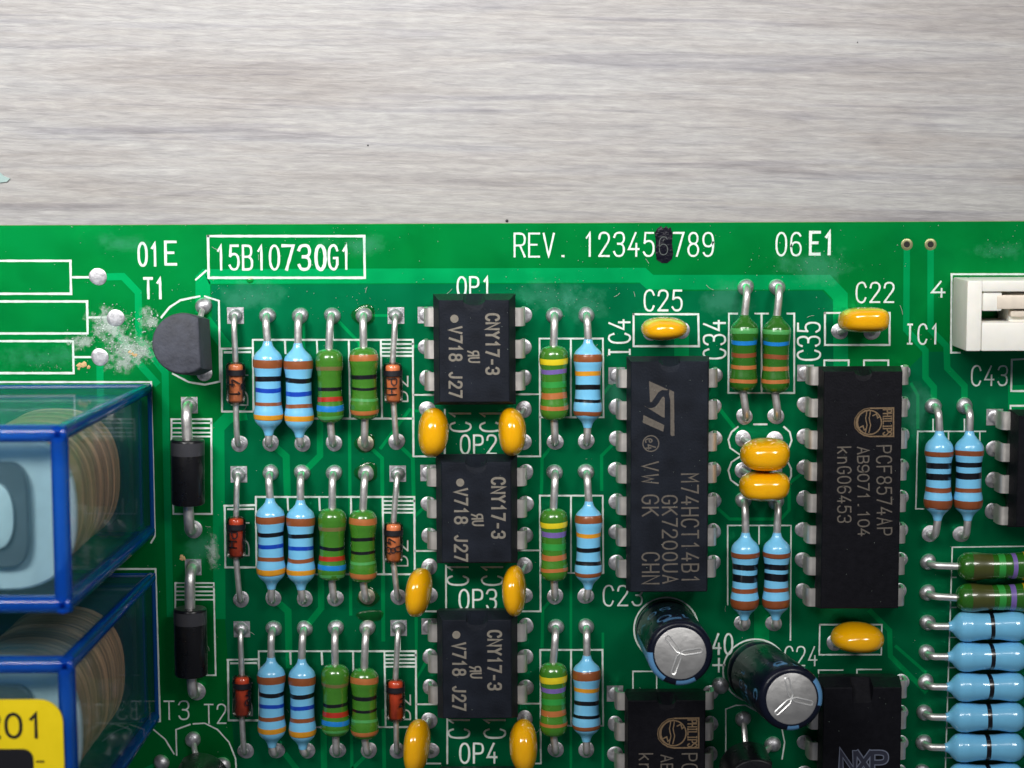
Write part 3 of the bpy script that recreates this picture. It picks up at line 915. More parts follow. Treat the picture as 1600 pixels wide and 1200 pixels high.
def power_diode(label, padA, padB, eA, eB, zc=1.7):
    cA = pad(*padA, square=True, r=0.72)
    cB = pad(*padB, dome=0.25, r=0.74)
    A, B = W(*eA, zc), W(*eB, zc)
    mid = (A + B) / 2
    r_ = root('rectifier_diode', (mid.x, mid.y, 0), label, 'diode', 'black rectifier diodes')
    Ln = (B - A).length
    R = 1.32
    body = MB().lathe(A, B, [(0, .4), (0, R - .12), (.06, R - .04), (.14, R), (Ln - .14, R), (Ln - .06, R - .04), (Ln, R - .12), (Ln, .4)], 32).build('body', BLACKP, r_, angle=30)
    MB().lathe(A, B, [(.22, R - .02), (.22, R + .012), (1.25, R + .012), (1.25, R - .02)], 32, cap=False).build('cathode_band', GREYBAND, body)
    for pc, e in ((cA, A), (cB, B)):
        q = lead_path(pc, e, zc, 0)
        tt = (mid - e).normalized()
        MB().tube(q + [Vector((e.x, e.y, zc)) + Vector((tt.x, tt.y, 0)) * 0.3], 0.42, 14).build('lead', TIN, r_)
    return r_


G = 49.6
ROWN = ('OP1', 'OP2', 'OP3')
BL_L = 'glass diodes'
# --- row tables: pads and body ends in photo pixels
rows = [
    dict(d1=((368, 493), (373.5, 692.5), (368, 565), (368.5, 632)), b1=((418.3, 493), (422.8, 692.5), (418, 533), (420, 680)), b2=((469, 493), (472.5, 692), (465.5, 536), (468, 683)),
         g1=((519, 492.5), (521.8, 692), (514, 545), (516.5, 661)), g2=((569.3, 492.5), (571.3, 692), (568, 542), (570, 656)), d2=((618.7, 493), (620.5, 690.5), (613.5, 566), (615, 631)),
         g3=((866, 492), (866.7, 690), (865, 540), (866, 657)), b3=((916, 491.5), (915.7, 690), (919, 530), (918, 668))),
    dict(d1=((373.3, 741), (377.5, 936), (369, 806), (369, 873)), b1=((423.3, 739), (427, 935), (422, 778), (424, 920)), b2=((472.5, 739), (476.5, 935), (469.5, 781), (470.5, 921)),
         g1=((522, 739), (524.5, 934.5), (519, 794), (518.5, 907)), g2=((572, 739), (574, 932.5), (567, 796), (567.5, 910)), d2=((621.5, 740), (622.5, 932.5), (615, 815), (615, 880)),
         g3=((867, 737.5), (866.7, 931), (865, 794), (866, 908)), b3=((916, 737.5), (915.7, 931), (920, 783), (919, 920))),
    dict(d1=((378, 983), (383.8, 1173), (378, 1054), (378, 1121)), b1=((427.5, 981.5), (432.5, 1172.5), (423.5, 1027), (425, 1167)), b2=((476, 981.5), (480, 1172), (471.5, 1029), (473, 1170)),
         g1=((525.5, 981.5), (528, 1172.5), (523.5, 1038), (524.5, 1150)), g2=((573.5, 981.5), (576, 1172), (569, 1044), (570, 1154)), d2=((623, 981), (621, 1172), (618, 1060), (619, 1127)),
         g3=((868, 979), (868, 1171), (864.5, 1035), (865, 1150)), b3=((915.7, 979), (915.7, 1171), (917, 1024), (916, 1158))),
]
marksL = [[('41', 1.35, -35, .95), ('2', 1.7, 45, .8)], [('PH', 1.2, -50, .85)], [('48', 1.2, 30, .8)]]
marksR = [[('PH', 1.25, -38, .85)], [('48', 1.25, -45, .8), ('0', 1.9, 10, .7)], [('1', 1.3, 30, .8), ('4', 1.9, 20, .6)]]
nb = ('the topmost row, whose optocoupler is printed OP1', 'the row whose optocoupler is printed OP2', 'the row whose optocoupler is printed OP3')
nb = ('in the OP1 row', 'in the OP2 row', 'in the OP3 row')
for k, R_ in enumerate(rows):
    n_ = nb[k]
    glass_diode('%s glass diode with black band next to a blue resistor %s' % (('orange', 'red', 'red')[k], n_), *R_['d1'], core=(CORE, CORE_R, CORE_R)[k], marks=marksL[k])
    resistor('pale blue resistor with dark blue band, next to a glass diode %s' % n_, *R_['b1'], PROF_BLUE, T_BLUE_A, BLUE)
    resistor('pale blue resistor with dark blue band, next to a green resistor %s' % n_, *R_['b2'], PROF_BLUE, T_BLUE_A, BLUE)
    resistor('green resistor with red and bright blue bands %s' % n_, *R_['g1'], PROF_GREEN, T_GRN_A, GREEN)
    resistor('green resistor with two orange and two black bands %s' % n_, *R_['g2'], PROF_GREEN, T_GRN_B, GREEN)
    glass_diode('%s glass diode with black band, between green resistor and optocoupler %s' % (('orange', 'orange', 'red')[k], n_), *R_['d2'], core=(CORE, CORE, CORE_R)[k], marks=marksR[k])
    resistor('green resistor with yellow and violet bands %s' % n_, *R_['g3'], PROF_GREEN, T_GRN_C, GREEN)
    resistor('pale blue resistor beside the yellow-banded green one %s' % n_, *R_['b3'], PROF_BLUE, T_BLUE_B, BLUE)

resistor('dark green resistor with bright blue band beside the lettering C34', (1164.5, 448), (1163.7, 651), (1163.5, 492), (1161, 612), PROF_NECK, T_GRN_D, GREEN2)
resistor('dark green resistor with bright blue band beside the lettering C35', (1214.5, 448), (1212.5, 650), (1214, 493), (1211, 614), PROF_NECK, T_GRN_D, GREEN2)
resistor('brown-banded pale blue resistor under the stacked yellow capacitors, beside the logic chip', (1161, 782), (1160, 974), (1165, 832), (1163, 968), PROF_BLUE, T_BLUE_C, BLUE)
resistor('brown-banded pale blue resistor under the stacked yellow capacitors, beside the longest chip', (1212, 784), (1209, 974), (1214, 832), (1212, 968), PROF_BLUE, T_BLUE_C, BLUE)
resistor('brown-banded pale blue resistor standing next to the chip pins of the shield-logo chip', (1458, 634), (1453, 834), (1468, 673), (1465, 813), PROF_BLUE, T_BLUE_C, BLUE, zc=1.9)
resistor('brown-banded pale blue resistor next to the chip cut by the picture edge', (1507, 634), (1501, 834), (1515, 673), (1512, 813), PROF_BLUE, T_BLUE_C, BLUE, zc=1.9)

for i, (py, lab) in enumerate(((878, 'dark green resistor with yellow band lying crosswise, further from the blue ones'), (925.5, 'dark green resistor with yellow band lying crosswise, touching the blue ones'))):
    resistor(lab, (1450 - i, py), (1655, py - 1), (1496 - 2 * i, py + 7 + i * 1.5), (1625 - 2 * i, py + 6 + i * 1.5), PROF_GREEN, T_GRN_E, GREEN2, group='crosswise green resistors')
for i in range(6):
    py = 972 + 46.8 * i
    px = 1449 - 1.5 * i
    resistor('plain pale blue resistor with one black band, %s from the crosswise green resistors' % ('first', 'second', 'third', 'fourth', 'fifth', 'sixth')[i], (px, py), (px + 200, py - 1), (1482 - 1.5 * i, py + 7 + i * 0.5), (1614 - 1.5 * i, py + 6 + i * 0.5), PROF_DUMB, [('black', .475, .525)], BLUE, rs=1.06,
             group='single-banded blue resistors lying crosswise')

power_diode('thick black rectifier diode with grey band, between the lettering T1 and the second one', (296, 633), (301.5, 826), (293, 686), (294, 788))
power_diode('thick black rectifier diode with grey band above the lettering T3 and T2', (302, 886), (307, 1080), (297, 950), (299, 1055))


# ================================================================== chips
def dip(name, label, cat, cx, cy, npins, length, parent_mat=EPOXY, zt=4.0, wt=5.6, wm=6.45, bevel_top=0.55, notch=0.75, notch_len=None, group='chips', pin_mat=PIN, w=1.45, pitch=2.54, sq1=True):
    """cx, cy: photo pixel of the top face's centre"""
    c = W(cx, cy, zt)
    r_ = root(name, (c.x, c.y, 0), label, cat, group)
    hl = length / 2
    zm = 2.15

    def ring(hw, h, z, nd, nw):
        pts = [(-hw, -h), (hw, -h), (hw, h)]
        k = 10
        for i in range(k + 1):
            a = math.pi * i / k
            yy = math.sin(a)
            if notch_len and nd > 0:
                yy = min(1, yy * 1.6)
            pts.append((nw * math.cos(a), h - nd * yy))
        pts.append((-hw, h))
        return [Vector((c.x + x, c.y + y, z)) for x, y in pts]
    nd = notch_len or notch
    body = MB().rings([ring(wm / 2 - .25, hl - .22, 0.55, 0, notch), ring(wm / 2, hl, zm, 0, notch), ring(wm / 2, hl, zm + .18, 0, notch), ring(wt / 2 + .06, hl - bevel_top + .06, zt - .05, nd * .5, notch), ring(wt / 2, hl - bevel_top, zt, nd, notch)])
    body.build('body', parent_mat, r_, smooth=False)
    for side in (-1, 1):
        for i in range(npins // 2):
            y = c.y + (npins // 2 - 1) / 2 * pitch - i * pitch
            path = [(3.05, zm + .1), (3.5, zm + .1), (3.70, zm + .04), (3.80, zm - .14), (3.86, zm - .5), (3.87, 0.75)]
            th = 0.26
            ww = w / 2
            pr = []
            for j, (x, z) in enumerate(path):
                a = path[max(j - 1, 0)]
                b_ = path[min(j + 1, len(path) - 1)]
                dx, dz = b_[0] - a[0], b_[1] - a[1]
                l_ = math.hypot(dx, dz)
                nx, nz = -dz / l_ * th / 2, dx / l_ * th / 2
                pr.append([Vector((c.x + side * (x + nx), y - ww, z + nz)), Vector((c.x + side * (x + nx), y + ww, z + nz)), Vector((c.x + side * (x - nx), y + ww, z - nz)), Vector((c.x + side * (x - nx), y - ww, z - nz))])
            mb = MB().rings(pr)
            mb.box((c.x + side * 3.87 - .12, y - .26, -1.6), (c.x + side * 3.87 + .12, y + .26, 0.9))
            mb.build('pin', pin_mat, r_, angle=50)
            pad(0, 0, at=Vector((c.x + side * 3.9, y, 0)), square=(sq1 and side < 0 and i == 0), flat=True, r=0.64, lead=False)
    return r_


def disc(px, py, r_px, z, m, parent, name='dot_marking'):
    c = W(px, py, z)
    k = r_px / 20.2
    return MB().poly([c + Vector((math.cos(a / 16 * 6.2832) * k, math.sin(a / 16 * 6.2832) * k, 0)) for a in range(16)]).build(name, m, parent, smooth=False)


ZT = 4.0
zi = ZT + 0.012
oc = [(741, 549, 767, 488, 586, 703, 511, 622, 709, 498, 740, 557), (744.5, 801, 769, 747, 840, 711, 764, 876, 719, 754, 746, 812), (745.5, 1046, 763, 986, 1077, 708, 1005, 1109, 713, 992, 743, 1050)]
oc[0] = (741, 549, 760, 491, 584, 702.5, 511, 620, 710, 498, 740, 557)
for k, (cx, cy, xb, ya, yb, vx, va, vb, dx, dy, ux, uy) in enumerate(oc):
    ch = dip('optocoupler', 'black six-pin optocoupler chip below the lettering OP%d' % (k + 1), 'chip', cx, cy, 6, 8.75, zt=ZT, wt=5.35, wm=6.45, bevel_top=0.45, notch=0.85, group='optocouplers')
    text('CNY17-3', (xb, ya), (xb, yb), 19, zi, LASER, ch, 3.6, 'type_marking')
    text('V718 J27', (vx, va), (vx, vb), 18.5, zi, LASER, ch, 3.4, 'type_marking')
    text('rU', (ux - 9, uy - 8), (ux - 7, uy + 9), 16, zi, LASER, ch, 2.6, 'approval_marking', shear=0.1)
    disc(dx, dy, 6.5, zi, LASER, ch)
dip('optocoupler', 'black optocoupler chip below the lettering OP4, only its edge in view', 'chip', 746, 1297, 6, 8.75, zt=ZT, wt=5.35, wm=6.45, bevel_top=0.45, notch=0.85, group='optocouplers')

ic4 = dip('logic_chip', 'black fourteen-pin chip marked M74HCT14B1 with a slanted logo', 'chip', 1045.5, 746, 14, 18.75, zt=ZT, wt=5.9, wm=6.5, bevel_top=0.3, notch=0.82, group='long chips')
text('M74HCT14B1', (1065, 741), (1066, 911), 25, zi, LASER2, ic4, 2.6, 'type_marking')
text('GK7200UA', (1035, 775), (1036, 911), 22, zi, LASER2, ic4, 2.6, 'type_marking')
text('VW', (1004, 722), (1004, 755), 24, zi, LASER2, ic4, 2.6, 'type_marking')
text('GK', (1004, 774), (1004, 806), 24, zi, LASER2, ic4, 2.6, 'type_marking')
text('CHN', (1004, 864), (1004, 912), 25, zi, LASER2, ic4, 2.6, 'type_marking')


def lg(pts, x0, y0, s):
    return [W(x0 + x / s, y0 + y / s, zi) for x, y in pts]


logo = MB()
for pg in ([(315, 50), (600, 178), (560, 182), (500, 180), (450, 210), (400, 285), (355, 352), (330, 355)],
           [(235, 398), (262, 420), (310, 440), (360, 440), (405, 420), (450, 370), (505, 280), (530, 275), (542, 300), (540, 580), (500, 565)],
           [(235, 540), (535, 685), (520, 780), (225, 650)],
           [(610, 172), (675, 205), (682, 838), (645, 845), (625, 825), (622, 330), (602, 235)]):
    logo.poly(lg(pg, 980, 590, 9.233))
logo.build('maker_logo', LASER2, ic4, smooth=False)
e4 = MB()
c_ = W(1017, 693, zi)
e4.ribbon([c_ + Vector((math.cos(a / 28 * 6.2832) * .62, math.sin(a / 28 * 6.2832) * .62, 0)) for a in range(28)], .09, zi, True)
text('e4', (1008, 686), (1009, 702), 15, zi, LASER2, ic4, 2.0, mb=e4)
e4.build('compliance_marking', LASER2, ic4, smooth=False)


def shield(chip, x0, y0, s, m):
    mb = MB()
    out = [(830, 300), (430, 306), (330, 325), (240, 390), (180, 480), (168, 560), (185, 640), (250, 715), (330, 765), (430, 785), (830, 782)]
    mb.ribbon(lg(out, x0, y0, s), 26 / s / 20.2, zi, True)
    cc = [(420 + 205 * math.cos(a / 32 * 6.2832), 545 + 205 * math.sin(a / 32 * 6.2832)) for a in range(32)]
    mb.ribbon(lg(cc, x0, y0, s), 22 / s / 20.2, zi + .002, True)
    mb.poly(lg([(180, 480), (240, 390), (330, 325), (430, 306), (430, 338), (345, 355), (270, 410), (225, 490), (215, 560), (235, 640), (290, 705), (250, 715), (185, 640), (168, 560)], x0, y0, s))
    for dx in (-45, 15):
        mb.ribbon(lg([(420 + dx, 360), (412 + dx, 420), (400 + dx, 470), (410 + dx, 530), (425 + dx, 590), (412 + dx, 650), (395 + dx, 720)], x0, y0, s), 18 / s / 20.2, zi + .003)
    for sx, sy in ((540, 450), (310, 655)):
        mb.ribbon(lg([(sx - 60, sy - 20), (sx, sy - 50), (sx + 20, sy + 20), (sx + 50, sy)], x0, y0, s), 22 / s / 20.2, zi + .004)
    text('PHILIPS', (x0 + 655 / s, y0 + 330 / s), (x0 + 655 / s, y0 + 765 / s), 140 / s, zi + .001, m, chip, 1.9, mb=mb, gap=.25)
    mb.build('maker_logo', m, chip, smooth=False)


ic1 = dip('interface_chip', 'black sixteen-pin chip marked PCF8574AP with a shield logo below the capacitor C22', 'chip', 1346, 767, 16, 19.3, EPOXY2, zt=ZT, wt=6.0, wm=6.5, bevel_top=0.3, notch=0.7, group='long chips')
shield(ic1, 1320, 610, 10.91, LASERB)
text('PCF8574AP', (1370, 697), (1371, 836), 22, zi, LASER2, ic1, 2.2, 'type_marking')
text('AB9071.104', (1340, 699), (1341, 837), 17, zi, LASER2, ic1, 2.2, 'type_marking', gap=.28)
text('knG06453', (1309, 699), (1309, 816), 20, zi, LASER2, ic1, 2.2, 'type_marking')

ic2 = dip('interface_chip', 'black chip with a brown shield logo below the first silver-topped capacitor', 'chip', 1041, 1274, 16, 19.3, EPOXY2, zt=ZT, wt=6.0, wm=6.5, bevel_top=0.3, notch=0.75, group='long chips')
shield(ic2, 1028 - 168 / 10.4, 1122 - 300 / 10.4, 10.4, LASERB)
text('PCF8574AP', (1066, 1178), (1067, 1317), 22, zi, LASER2, ic2, 2.2, 'type_marking')
text('AB9071.104', (1033, 1180), (1034, 1318), 17, zi, LASER2, ic2, 2.2, 'type_marking', gap=.28)
text('knG06453', (999, 1178), (999, 1296), 20, zi, LASER2, ic2, 2.2, 'type_marking')

ic3 = dip('bus_chip', 'black chip marked NXP with a long end slot', 'chip', 1345, 1256, 16, 19.9, EPOXY2, zt=ZT, wt=6.1, wm=6.5, bevel_top=0.5, notch=0.85, notch_len=2.5, group='long chips')
nx = MB()
text('NXP', (1314, 1206), (1384, 1206), 31, zi, NXPM, ic3, 9.5, mb=nx, gap=.12)
nx.build('maker_logo', NXPM, ic3, smooth=False)
nx = MB()
text('NXP', (1314, 1206), (1384, 1206), 31, zi + .008, NAVY, ic3, 6.0, mb=nx, gap=.12)
nx.build('maker_logo', NAVY, ic3, smooth=False)

dip('timer_chip', 'black eight-pin chip beside the paired blue resistors, cut by the picture edge', 'chip', 1650, 737, 8, 9.4, EPOXY2, zt=ZT, wt=5.9, wm=6.5, bevel_top=0.35, notch=0.75, group='long chips')


# ================================================================== yellow dipped capacitors
def dipped_cap(label, px, py, wpx, hpx, ht=4.9, zc=3.0, yaw=0.0, pads=(), lean=(0, 0), e=2.5, pe=2.2):
    c = W(px, py, zc)
    k = 1 / 20.15
    a, b_, cc = wpx / 2 * k, hpx / 2 * k, ht / 2
    base = Vector((c.x - lean[0] * zc, c.y - lean[1] * zc, 0))
    r_ = root('dipped_capacitor', (base.x, base.y, 0), label, 'capacitor', 'yellow dipped capacitors')
    n, m = 30, 20
    rings = []
    sg = lambda v, p: math.copysign(abs(v) ** p, v)
    p = 2 / e
    seed = random.uniform(0, 6)
    for i in range(m + 1):
        ph = -math.pi / 2 + math.pi * i / m
        cz, sz = max(1e-3, math.cos(ph)) ** p, sg(math.sin(ph), p)
        ring = []
        for j in range(n):
            th = 2 * math.pi * j / n
            long_x = a > b_
            ex = 0.86 if long_x else 1.0
            x = a * cz * sg(math.cos(th), 2 / pe)
            y = b_ * cz * sg(math.sin(th), 2 / pe)
            z = cc * sz
            wob = 1 + 0.025 * math.sin(2 * th + seed) + 0.02 * math.sin(3 * th + z * .6 + seed * 2)
            # thinner towards the lower end where the legs leave
            tp = 1 - 0.16 * max(0, -z / cc)
            x, y = x * wob * tp, y * wob * tp
            ca, sa = math.cos(yaw), math.sin(yaw)
            ring.append(Vector((c.x + x * ca - y * sa + lean[0] * z, c.y + x * sa + y * ca + lean[1] * z, zc + z)))
        rings.append(ring)
    MB().rings(rings).build('body', YELLOW, r_, angle=80)
    for q in pads:
        pc = pad(*q, dome=0.3)
        top = Vector((c.x, c.y, 0)) * 0.62 + Vector((pc.x, pc.y, 0)) * 0.38
        MB().tube([(pc.x, pc.y, -1.6), (pc.x, pc.y, 0.3), (top.x, top.y, 1.6), (top.x, top.y, 2.2)], 0.25, 8).build('lead', TIN, r_)
    return r_


dipped_cap('yellow capacitor over the lower corner of OP1, beside its glass diode', 677, 675, 48, 80, pads=((668, 640), (668, 690)))
dipped_cap('yellow capacitor over the lower corner of OP1, beside the yellow-banded resistor', 800, 674, 45, 76, pads=((818, 640), (818, 690)))
dipped_cap('yellow capacitor over the lower corner of OP2, beside its glass diode', 655, 924, 40, 78, yaw=-0.06, pads=((671, 885), (671, 930)), lean=(-.12, 0))
dipped_cap('yellow capacitor over the lower corner of OP2, beside the yellow-banded resistor', 804, 922, 38, 79, yaw=0.05, pads=((820, 883), (820, 930)), lean=(-.1, 0))
dipped_cap('yellow capacitor over the lower corner of OP3, beside its glass diode', 652, 1165, 41, 88, yaw=-0.08, pads=((671, 1125), (674, 1172)), lean=(-.12, 0))
dipped_cap('yellow capacitor over the lower corner of OP3, beside the yellow-banded resistor', 818, 1164, 45, 86, pads=((820, 1122), (822, 1172)))
dipped_cap('yellow capacitor in the printed box below the lettering C25', 1037, 513, 72, 37, pads=((1017, 519), (1065, 517)))
dipped_cap('yellow capacitor leaning over the printed box below the lettering C22', 1348, 500, 77, 39, e=3.0, pe=3.0, pads=((1312, 518), (1363, 518)), lean=(.08, .06))
dipped_cap('plump yellow capacitor of the touching pair, under the two dark green resistors', 1195, 709, 79, 50, e=2.7, pe=2.6, pads=((1161, 686), (1211, 686)))
dipped_cap('flatter yellow capacitor of the touching pair, next to the brown-banded resistors', 1194, 758, 80, 45, e=2.9, pe=2.9, pads=((1160, 734), (1210, 734)))
dipped_cap('orange-yellow capacitor in a printed box above the chip marked NXP', 1339, 995, 83, 46, pads=((1304, 1005), (1353, 1005)))


# ================================================================== electrolytic capacitors
def electrolytic(label, base_px, top_px, H, stripe, arms, R=2.5):
    A = W(*base_px, 0.35)
    T = W(*top_px, H)
    r_ = root('electrolytic_capacitor', (A.x, A.y, 0), label, 'capacitor', 'electrolytic capacitors')
    ax = (T - A).normalized()
    Ln = (T - A).length
    body = MB().lathe(A, T, [(0, .6), (0, R - .35), (.12, R - .08), (.3, R), (1.1, R), (1.3, R - .16), (1.55, R - .16), (1.75, R), (Ln - .45, R), (Ln - .2, R - .07), (Ln - .04, R - .24), (Ln, R - .42), (Ln - .02, R - .6)], 44).build('sleeve', SLEEVE, r_, angle=50)
    RT = R - .56
    MB().lathe(A, T, [(Ln - .25, RT + .05), (Ln - .03, RT + .05), (Ln + .02, RT - .05), (Ln + .02, .05)], 40).build('top_disc', ALU, r_, angle=30)
    # the frame of the top face
    x = Vector((1, 0, 0))
    x = (x - ax * x.dot(ax)).normalized()
    y = ax.cross(x)
    pts = []
    hw = 0.17
    for a in arms:
        a = math.radians(a)
        d = Vector((math.cos(a), math.sin(a)))
        nrm = Vector((-d.y, d.x))
        L2 = RT * 0.86
        pts += [d * .30 - nrm * hw, d * (L2 - .12) - nrm * hw, d * L2 - nrm * hw * .6, d * L2 + nrm * hw * .6, d * (L2 - .12) + nrm * hw, d * .30 + nrm * hw]
    cen_ = A + ax * (Ln + .025)
    q = [cen_ + x * p.x + y * p.y for p in pts]
    MB().tube(q + [q[0]], 0.062, 6).build('vent_groove', ALU2, r_)
    # pale stripe with minus marks, wrapping over the rim
    def sector(a0, a1, d0, d1, extra=0.012, m=SLEEVEB, name='polarity_stripe', parent=body):
        prof = [(max(d0, .3), R + extra), (min(d1, Ln - .45), R + extra)]
        if d1 > Ln - .45:
            prof += [(Ln - .2, R - .07 + extra), (Ln - .04, R - .24 + extra), (Ln + extra, R - .42)]
        n = max(3, int((a1 - a0) / 6))
        vs, fs = [], []
        for d, r in prof:
            for i in range(n + 1):
                a = math.radians(a0 + (a1 - a0) * i / n)
                vs.append(A + ax * d + (x * math.cos(a) + y * math.sin(a)) * r)
        for i in range(len(prof) - 1):
            for j in range(n):
                fs.append((i * (n + 1) + j, i * (n + 1) + j + 1, (i + 1) * (n + 1) + j + 1, (i + 1) * (n + 1) + j))
        return MB().add(vs, fs).build(name, m, parent)
    s0, s1 = stripe
    sector(s0, s1, 1.8, Ln)
    for d in (3.2, 6.0, 8.8):
        sector((s0 + s1) / 2 - 7, (s0 + s1) / 2 + 7, d, d + 1.2, .02, SLEEVE, 'minus_marking')
    return r_, sector, Ln, A, ax, x, y, body


def cyl_print(A, ax, x, y, R, body, items):
    """print on the sleeve: items of (string, angle of its middle, mm along the axis, letter height, stroke)"""
    mb = MB()
    for s_, ang, d0, h, w3 in items:
        st, tot = strokes(s_)
        for q, cl in st:
            pts = q + ([q[0]] if cl else [])
            for a_, b_ in zip(pts, pts[1:]):
                dv = Vector((b_.x - a_.x, b_.y - a_.y, 0))
                if dv.length < 1e-6:
                    continue
                dv.normalize()
                nx_, ny_ = -dv.y * w3, dv.x * w3

                def mp(p, o):
                    al = math.radians(ang) + ((p.x - tot / 2) * h + o[0]) / R
                    return A + ax * (d0 + p.y * h + o[1]) + (x * math.cos(al) + y * math.sin(al)) * (R + .011)
                mb.add([mp(a_, (nx_, ny_)), mp(a_, (-nx_, -ny_)), mp(b_, (-nx_, -ny_)), mp(b_, (nx_, ny_))], [(0, 1, 2, 3)])
    mb.build('sleeve_print', SLEEVEB, body, smooth=False)


e1 = electrolytic('silver-topped black capacitor below the chip marked M74HCT14B1', (1041, 984), (1063, 1021), 11.2, (178, 238), (128, 8, 250))
cyl_print(e1[3], e1[4], e1[5], e1[6], 2.5, e1[7], [('10', 95, 7.6, 1.6, .09), ('50V', 130, 4.2, 1.2, .07), ('0', 278, 9.2, 1.0, .09)])
e1[1](85, 118, 9.3, 10.1, .014, SLEEVEB, 'sleeve_print')
e1[1](262, 300, 9.8, 10.9, .014, SLEEVEB, 'sleeve_print')
e2 = electrolytic('silver-topped black capacitor leaning towards the chip marked NXP', (1182, 1048), (1237, 1092), 11.2, (-15, 38), (104, -14, 222))
cyl_print(e2[3], e2[4], e2[5], e2[6], 2.5, e2[7], [('105C', 190, 4.6, .9, .05), ('MFD', 200, 6.2, .8, .05), ('C', 176, 9.2, 1.0, .1), ('0', 104, 9.0, 1.1, .1), ('11', 72, 10.0, .8, .07)])
e2[1](92, 112, 9.6, 10.2, .014, SLEEVEB, 'sleeve_print')
e2[1](262, 285, 9.6, 10.7, .014, SLEEVEB, 'sleeve_print')
for k, c in enumerate((W(1041, 983, ZS), W(1180, 1048, ZS))):
    MB().ribbon([c + Vector((math.cos(a / 48 * 6.2832) * 2.62, math.sin(a / 48 * 6.2832) * 2.62, 0)) for a in range(48)], .13, ZS, True, .12).build('printed_outline', SILK, board, smooth=False)
pad(1126, 1071, r=0.7)


# ================================================================== small transistors
def to92(label, px, py, zt, face, m, legs=(), R=2.38, z0=2.2, lean=(0, 0)):
    c = W(px, py, zt)
    r_ = root('transistor', (c.x, c.y, 0), label, 'transistor', 'small round transistors')
    fl = 1.35
    a0 = math.acos(fl / R)
    n = 30
    base_pts = [(R * math.cos(a0 + (2 * math.pi - 2 * a0) * i / n), R * math.sin(a0 + (2 * math.pi - 2 * a0) * i / n)) for i in range(n + 1)]
    ca, sa = math.cos(math.radians(face)), math.sin(math.radians(face))

    def ring(s_, z):
        return [Vector((c.x + (p[0] * ca - p[1] * sa) * s_ + lean[0] * (z - zt), c.y + (p[0] * sa + p[1] * ca) * s_ + lean[1] * (z - zt), z)) for p in base_pts]
    MB().rings([ring(.94, z0), ring(1, z0 + .2), ring(1, zt - .5), ring(.985, zt - .2), ring(.95, zt - .05), ring(.90, zt)]).build('body', m, r_, angle=35)
    for q in legs:
        pc = pad(*q)
        o = Vector((c.x + lean[0] * (z0 - zt), c.y + lean[1] * (z0 - zt), 0)) * 0.7 + Vector((pc.x, pc.y, 0)) * 0.3
        MB().tube(chaikin([(pc.x, pc.y, -1.6), (pc.x, pc.y, 0.4), (o.x, o.y, 1.5), (o.x, o.y, z0 + .3)], 2), .24, 8).build('lead', TIN, r_)
    return r_


to92('grey round transistor with a flat side, beside the lettering T1', 285, 537, 6.8, 2, GREY_TO92, legs=((318, 478), (319, 583), (290, 531)), lean=(-.03, .12))
to92('black transistor below the lettering T2, cut by the picture edge', 299, 1250, 7.0, 180, BLACKP, legs=((302, 1155), (348, 1195), (302, 1205)))
to92('black transistor between the shield-logo chip and the leaning capacitor', 1180, 1232, 7.0, 0, BLACKP, legs=((1161, 1122), (1207, 1162), (1161, 1215)))
pad(252, 1192, r=.66)

# ================================================================== white connector
wc = root('connector', W(1560, 490), 'ivory plastic connector housing at the board corner beside the figure 4', 'connector')
zc_ = 5.2


def wbox(mb, x0, y0, x1, y1, z0, z1):
    a, b_ = W(x0, y1, z1), W(x1, y0, z1)
    mb.box((a.x, a.y, z0), (b_.x, b_.y, z1))


xl, yt_, yb_ = W(1488, 490, .4).x, W(1500, 433, .4).y, W(1500, 549, zc_).y


def hbox(mb, x0, y0, x1, y1, z0, z1):
    """None keeps the housing's own outside face"""
    a = W(x0 if x0 is not None else 1500, y1 if y1 is not None else 500, z1)
    b_ = W(x1, y0 if y0 is not None else 500, z1)
    mb.box((a.x if x0 is not None else xl, a.y if y1 is not None else yb_, z0), (b_.x, b_.y if y0 is not None else yt_, z1))


h_ = MB()
hbox(h_, None, None, 1534, None, 0.4, zc_)
h_.build('end_wall', WHITEP, wc, angle=30, bevel=.14)
h_ = MB()
hbox(h_, 1534.3, None, 1790, 456, 0.4, zc_ - .05)
h_.build('long_wall', WHITEP, wc, angle=30, bevel=.14)
h_ = MB()
hbox(h_, 1534.3, 503, 1790, None, 0.4, zc_ - .03)
h_.build('long_wall', WHITEP, wc, angle=30, bevel=.14)
h_ = MB()
hbox(h_, 1534.3, 456.3, 1566, 486, 0.4, 4.9)
hbox(h_, 1577, 456.3, 1790, 503, 0.4, 4.1)
h_.build('floor_step', WHITEP, wc, angle=30, bevel=.12)
h_ = MB()
hbox(h_, 1558, 461, 1640, 483, 4.0, 4.98)
hbox(h_, 1579, 485, 1640, 495, 3.8, 4.6)
h_.build('contact', BEIGE, wc, angle=30, bevel=.1)

